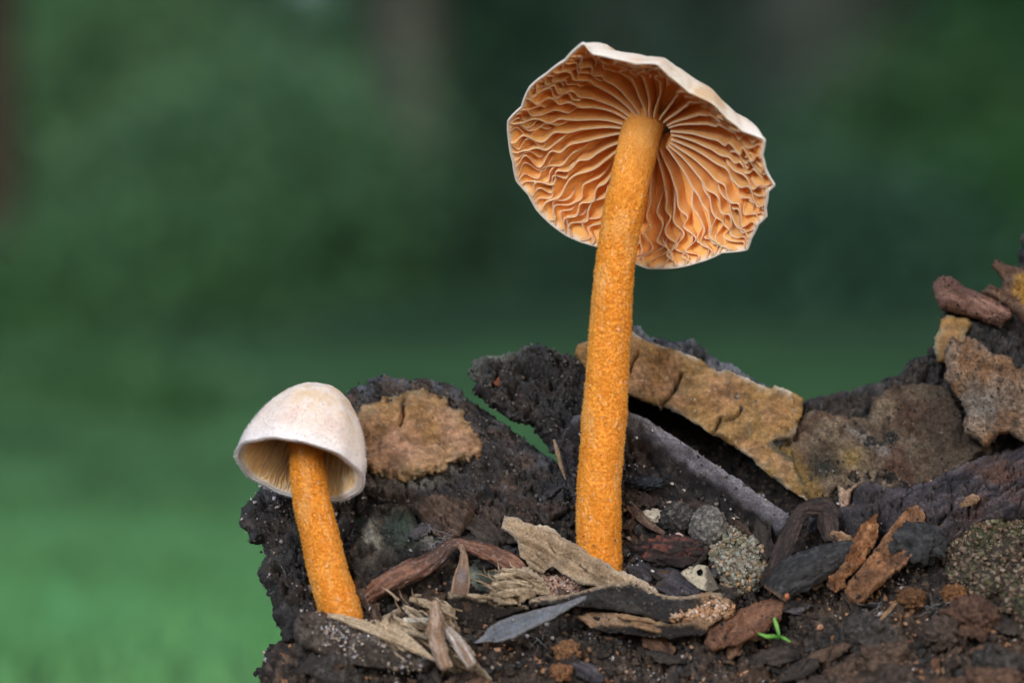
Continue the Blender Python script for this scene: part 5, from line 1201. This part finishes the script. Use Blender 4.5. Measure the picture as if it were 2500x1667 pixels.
# --- loose grains and crumbs over the soil: uncountable
def scatter(src, n, cset, smin, smax, name, label, cat, seed, keep=None, mat='grain', lift=.004, sub=1, cl=.0):
    r = np.random.default_rng(seed)
    pos = []
    for o_, share in src:
        fr, u, v, d = PLF[o_.name]
        vis = (v < 1760) & (u < 2560)
        wg = vis * sstep(cl - .25, cl + .25, fbm(u * .012, v * .012, 0, 3, seed)) + 1e-4 * vis
        if keep: wg = wg * keep(u, v)
        k = r.choice(len(fr), int(n * share), p=wg / wg.sum())
        pos.append(fr[k])
    pos = np.concatenate(pos); m_ = len(pos)
    s = smin + (smax - smin) * r.random(m_) ** 2.2
    pos = pos + r.normal(size=pos.shape) * .012 + np.array([0, -.6, .5]) * (s[:, None] * .6 + lift)
    cs = np.asarray(cset); c = cs[r.integers(0, len(cs), m_)] * r.uniform(.65, 1.25, (m_, 1))
    g = grains(name, pos, s, c, mat, sub, seed=seed)
    tag(g, label, cat, kind='stuff')
ob = bpy.data.objects
block = ob['rotten_block']
scatter([(soil, 1)], 9000, [(.045, .04, .038), (.065, .05, .043), (.033, .03, .032), (.085, .063, .05), (.055, .055, .058), (.11, .075, .055)], .008, .04, 'soil_crumbs', 'dark soil crumbs covering the bank', 'soil crumbs', 201, mat='soil')
scatter([(soil, .72), (block, .12), (base_chip, .1), (ob['bark_ridge'], .06)], 2600, [(.36, .33, .32), (.30, .29, .32), (.4, .33, .28), (.3, .22, .16), (.24, .24, .26), (.42, .44, .5)], .005, .024, 'sand_grains', 'pale quartz sand and bright glint grains strewn over the soil', 'sand grains', 202, cl=.05, mat='quartz')  # bright grains among the sand stand in for wet glints
scatter([(soil, 1)], 900, [(.26, .13, .065), (.32, .18, .1), (.2, .1, .055)], .010, .03, 'rusty_grains', 'rust coloured grains in the soil at the front', 'sand grains', 203, cl=.2, keep=lambda u, v: (v > 1430) * 1.0)
scatter([(block, .4), (slab_a, .3), (chunk, .3)], 2600, [(.05, .045, .045), (.10, .09, .085), (.03, .028, .03), (.2, .19, .18)], .006, .02, 'bark_crumbs', 'fine dark crumbs sticking to the bark', 'bark crumbs', 204, mat='soil', cl=-.1)

# flat shards of bark and wood, and dust on the pieces
def shards(n, seed):
    r = np.random.default_rng(seed)
    fr, u, v, d = PLF[soil.name]
    wg = ((v < 1740) & (v > 1150) & (u < 2540)) * sstep(-.3, .3, fbm(u * .01, v * .01, 0, 3, seed)) + 1e-9
    k = r.choice(len(fr), n, p=wg / wg.sum())
    p = fr[k] + np.array([0, -.03, .025])
    t = r.normal(size=(n, 3)); t[:, 2] *= .5; t /= np.linalg.norm(t, axis=1)[:, None]
    nn = np.array([0, -.6, .8]) + r.normal(size=(n, 3)) * .45; b = np.cross(t, nn); b /= np.linalg.norm(b, axis=1)[:, None]
    nn = np.cross(b, t)
    L_ = r.uniform(.03, .14, n) * r.random(n) ** .5; W_ = L_ * r.uniform(.2, .6, n); T_ = r.uniform(.006, .015, n)
    rim = np.stack([np.linspace(0, 2 * np.pi, 7)[:-1]] * n) + r.uniform(-.35, .35, (n, 6))
    q = (np.cos(rim) * L_[:, None])[..., None] * t[:, None] + (np.sin(rim) * W_[:, None])[..., None] * b[:, None] * r.uniform(.6, 1.2, (n, 6, 1))
    A_ = p[:, None] + q + nn[:, None] * T_[:, None, None]; B_ = p[:, None] + q * .9 - nn[:, None] * T_[:, None, None]
    V_ = np.concatenate([A_, B_], 1)
    j = np.arange(6); jn = (j + 1) % 6
    side = np.stack([j, j + 6, jn + 6, jn], 1)
    topq = np.array([[0, 1, 2, 3], [0, 3, 4, 5]])
    o_ = (np.arange(n) * 12)[:, None, None]
    cs = np.array([(.05, .035, .03), (.03, .03, .032), (.09, .055, .04), (.16, .085, .05), (.26, .18, .11), (.07, .07, .08)])
    c = np.repeat(cs[r.integers(0, 6, n)] * r.uniform(.6, 1.2, (n, 1)), 12, 0)
    g = mesh_obj('bark_shards', V_.reshape(-1, 3), [(side[None] + o_).reshape(-1, 4), (topq[None] + o_).reshape(-1, 4)], c, 'wood', smooth=False)
    tag(g, 'small flat bark and wood shards littering the soil', 'bark shards', kind='stuff')
shards(420, 5)

def dust(names, per, cset, smin, smax, seed):
    r = np.random.default_rng(seed)
    cs = np.asarray(cset)
    for o_ in [q for q in list(ob) if q.name in PLF and q.name.split('.')[0] in names]:
        fr, u, v, d = PLF[o_.name]
        ok = np.where((u < 2540) & (v < 1720))[0]
        n = int(min(900, per * len(ok) / 1000.0)) + 12
        wg = sstep(-.2, .5, fbm(u[ok] * .03, v[ok] * .03, 0, 3, seed)) + .06
        k = r.choice(ok, n, p=wg / wg.sum())
        s = smin + (smax - smin) * r.random(n) ** 3
        pos = fr[k] + np.array([0, -.5, .3]) * s[:, None]
        g = grains('dust_specks', pos, s, cs[r.integers(0, len(cs), n)] * r.uniform(.6, 1.2, (n, 1)), 'soil', 1, parent=o_, seed=seed)
        tag(g, kind='stuff')
dust({'bark_slab', 'bark_layer', 'bark_mass', 'bark_shard', 'charred_bark', 'bark_flake', 'rotten_log', 'bark_chunk', 'bark_strip', 'wood_plank', 'bark_ridge', 'wood_stub', 'mouldy_clod', 'wood_ledge', 'torn_wood', 'wood_wedge', 'rotten_flake'}, 60, [(.05, .045, .04), (.12, .09, .07), (.18, .17, .17), (.02, .02, .02), (.15, .1, .07)], .004, .016, 301)
dust({'wood_flake', 'fungus_crust', 'grass_blade', 'frayed_wood', 'leaf_scrap'}, 16, [(.3, .25, .18), (.12, .08, .05), (.4, .38, .34)], .003, .011, 302)

# fine fungal threads
def threads():
    r = np.random.default_rng(9)
    B, Dn, Ln = [], [], []
    for (u0, v0, u1, v1, n) in [(2090, 1470, 2160, 1500, 10), (2250, 1440, 2330, 1500, 14), (1040, 1290, 1100, 1350, 30), (1410, 1190, 1440, 1290, 22), (1290, 1540, 1340, 1580, 8), (850, 1290, 930, 1370, 26), (680, 1380, 700, 1440, 6)]:
        for q in range(n):
            B.append(PT(r.uniform(u0, u1), r.uniform(v0, v1), .26)); a = r.uniform(0, 6.28)
            Dn.append((math.cos(a), r.uniform(-.6, .1), math.sin(a) * .7)); Ln.append(r.uniform(.05, .2))
    h = hairs('fungal_threads', np.array(B), np.array(Dn), np.array(Ln), .0016, (0.35, 0.37, 0.40), 'thread', seed=4, bend=.8)
    tag(h, 'fine whitish fungal threads over the litter', 'fungal threads', kind='stuff')
threads()
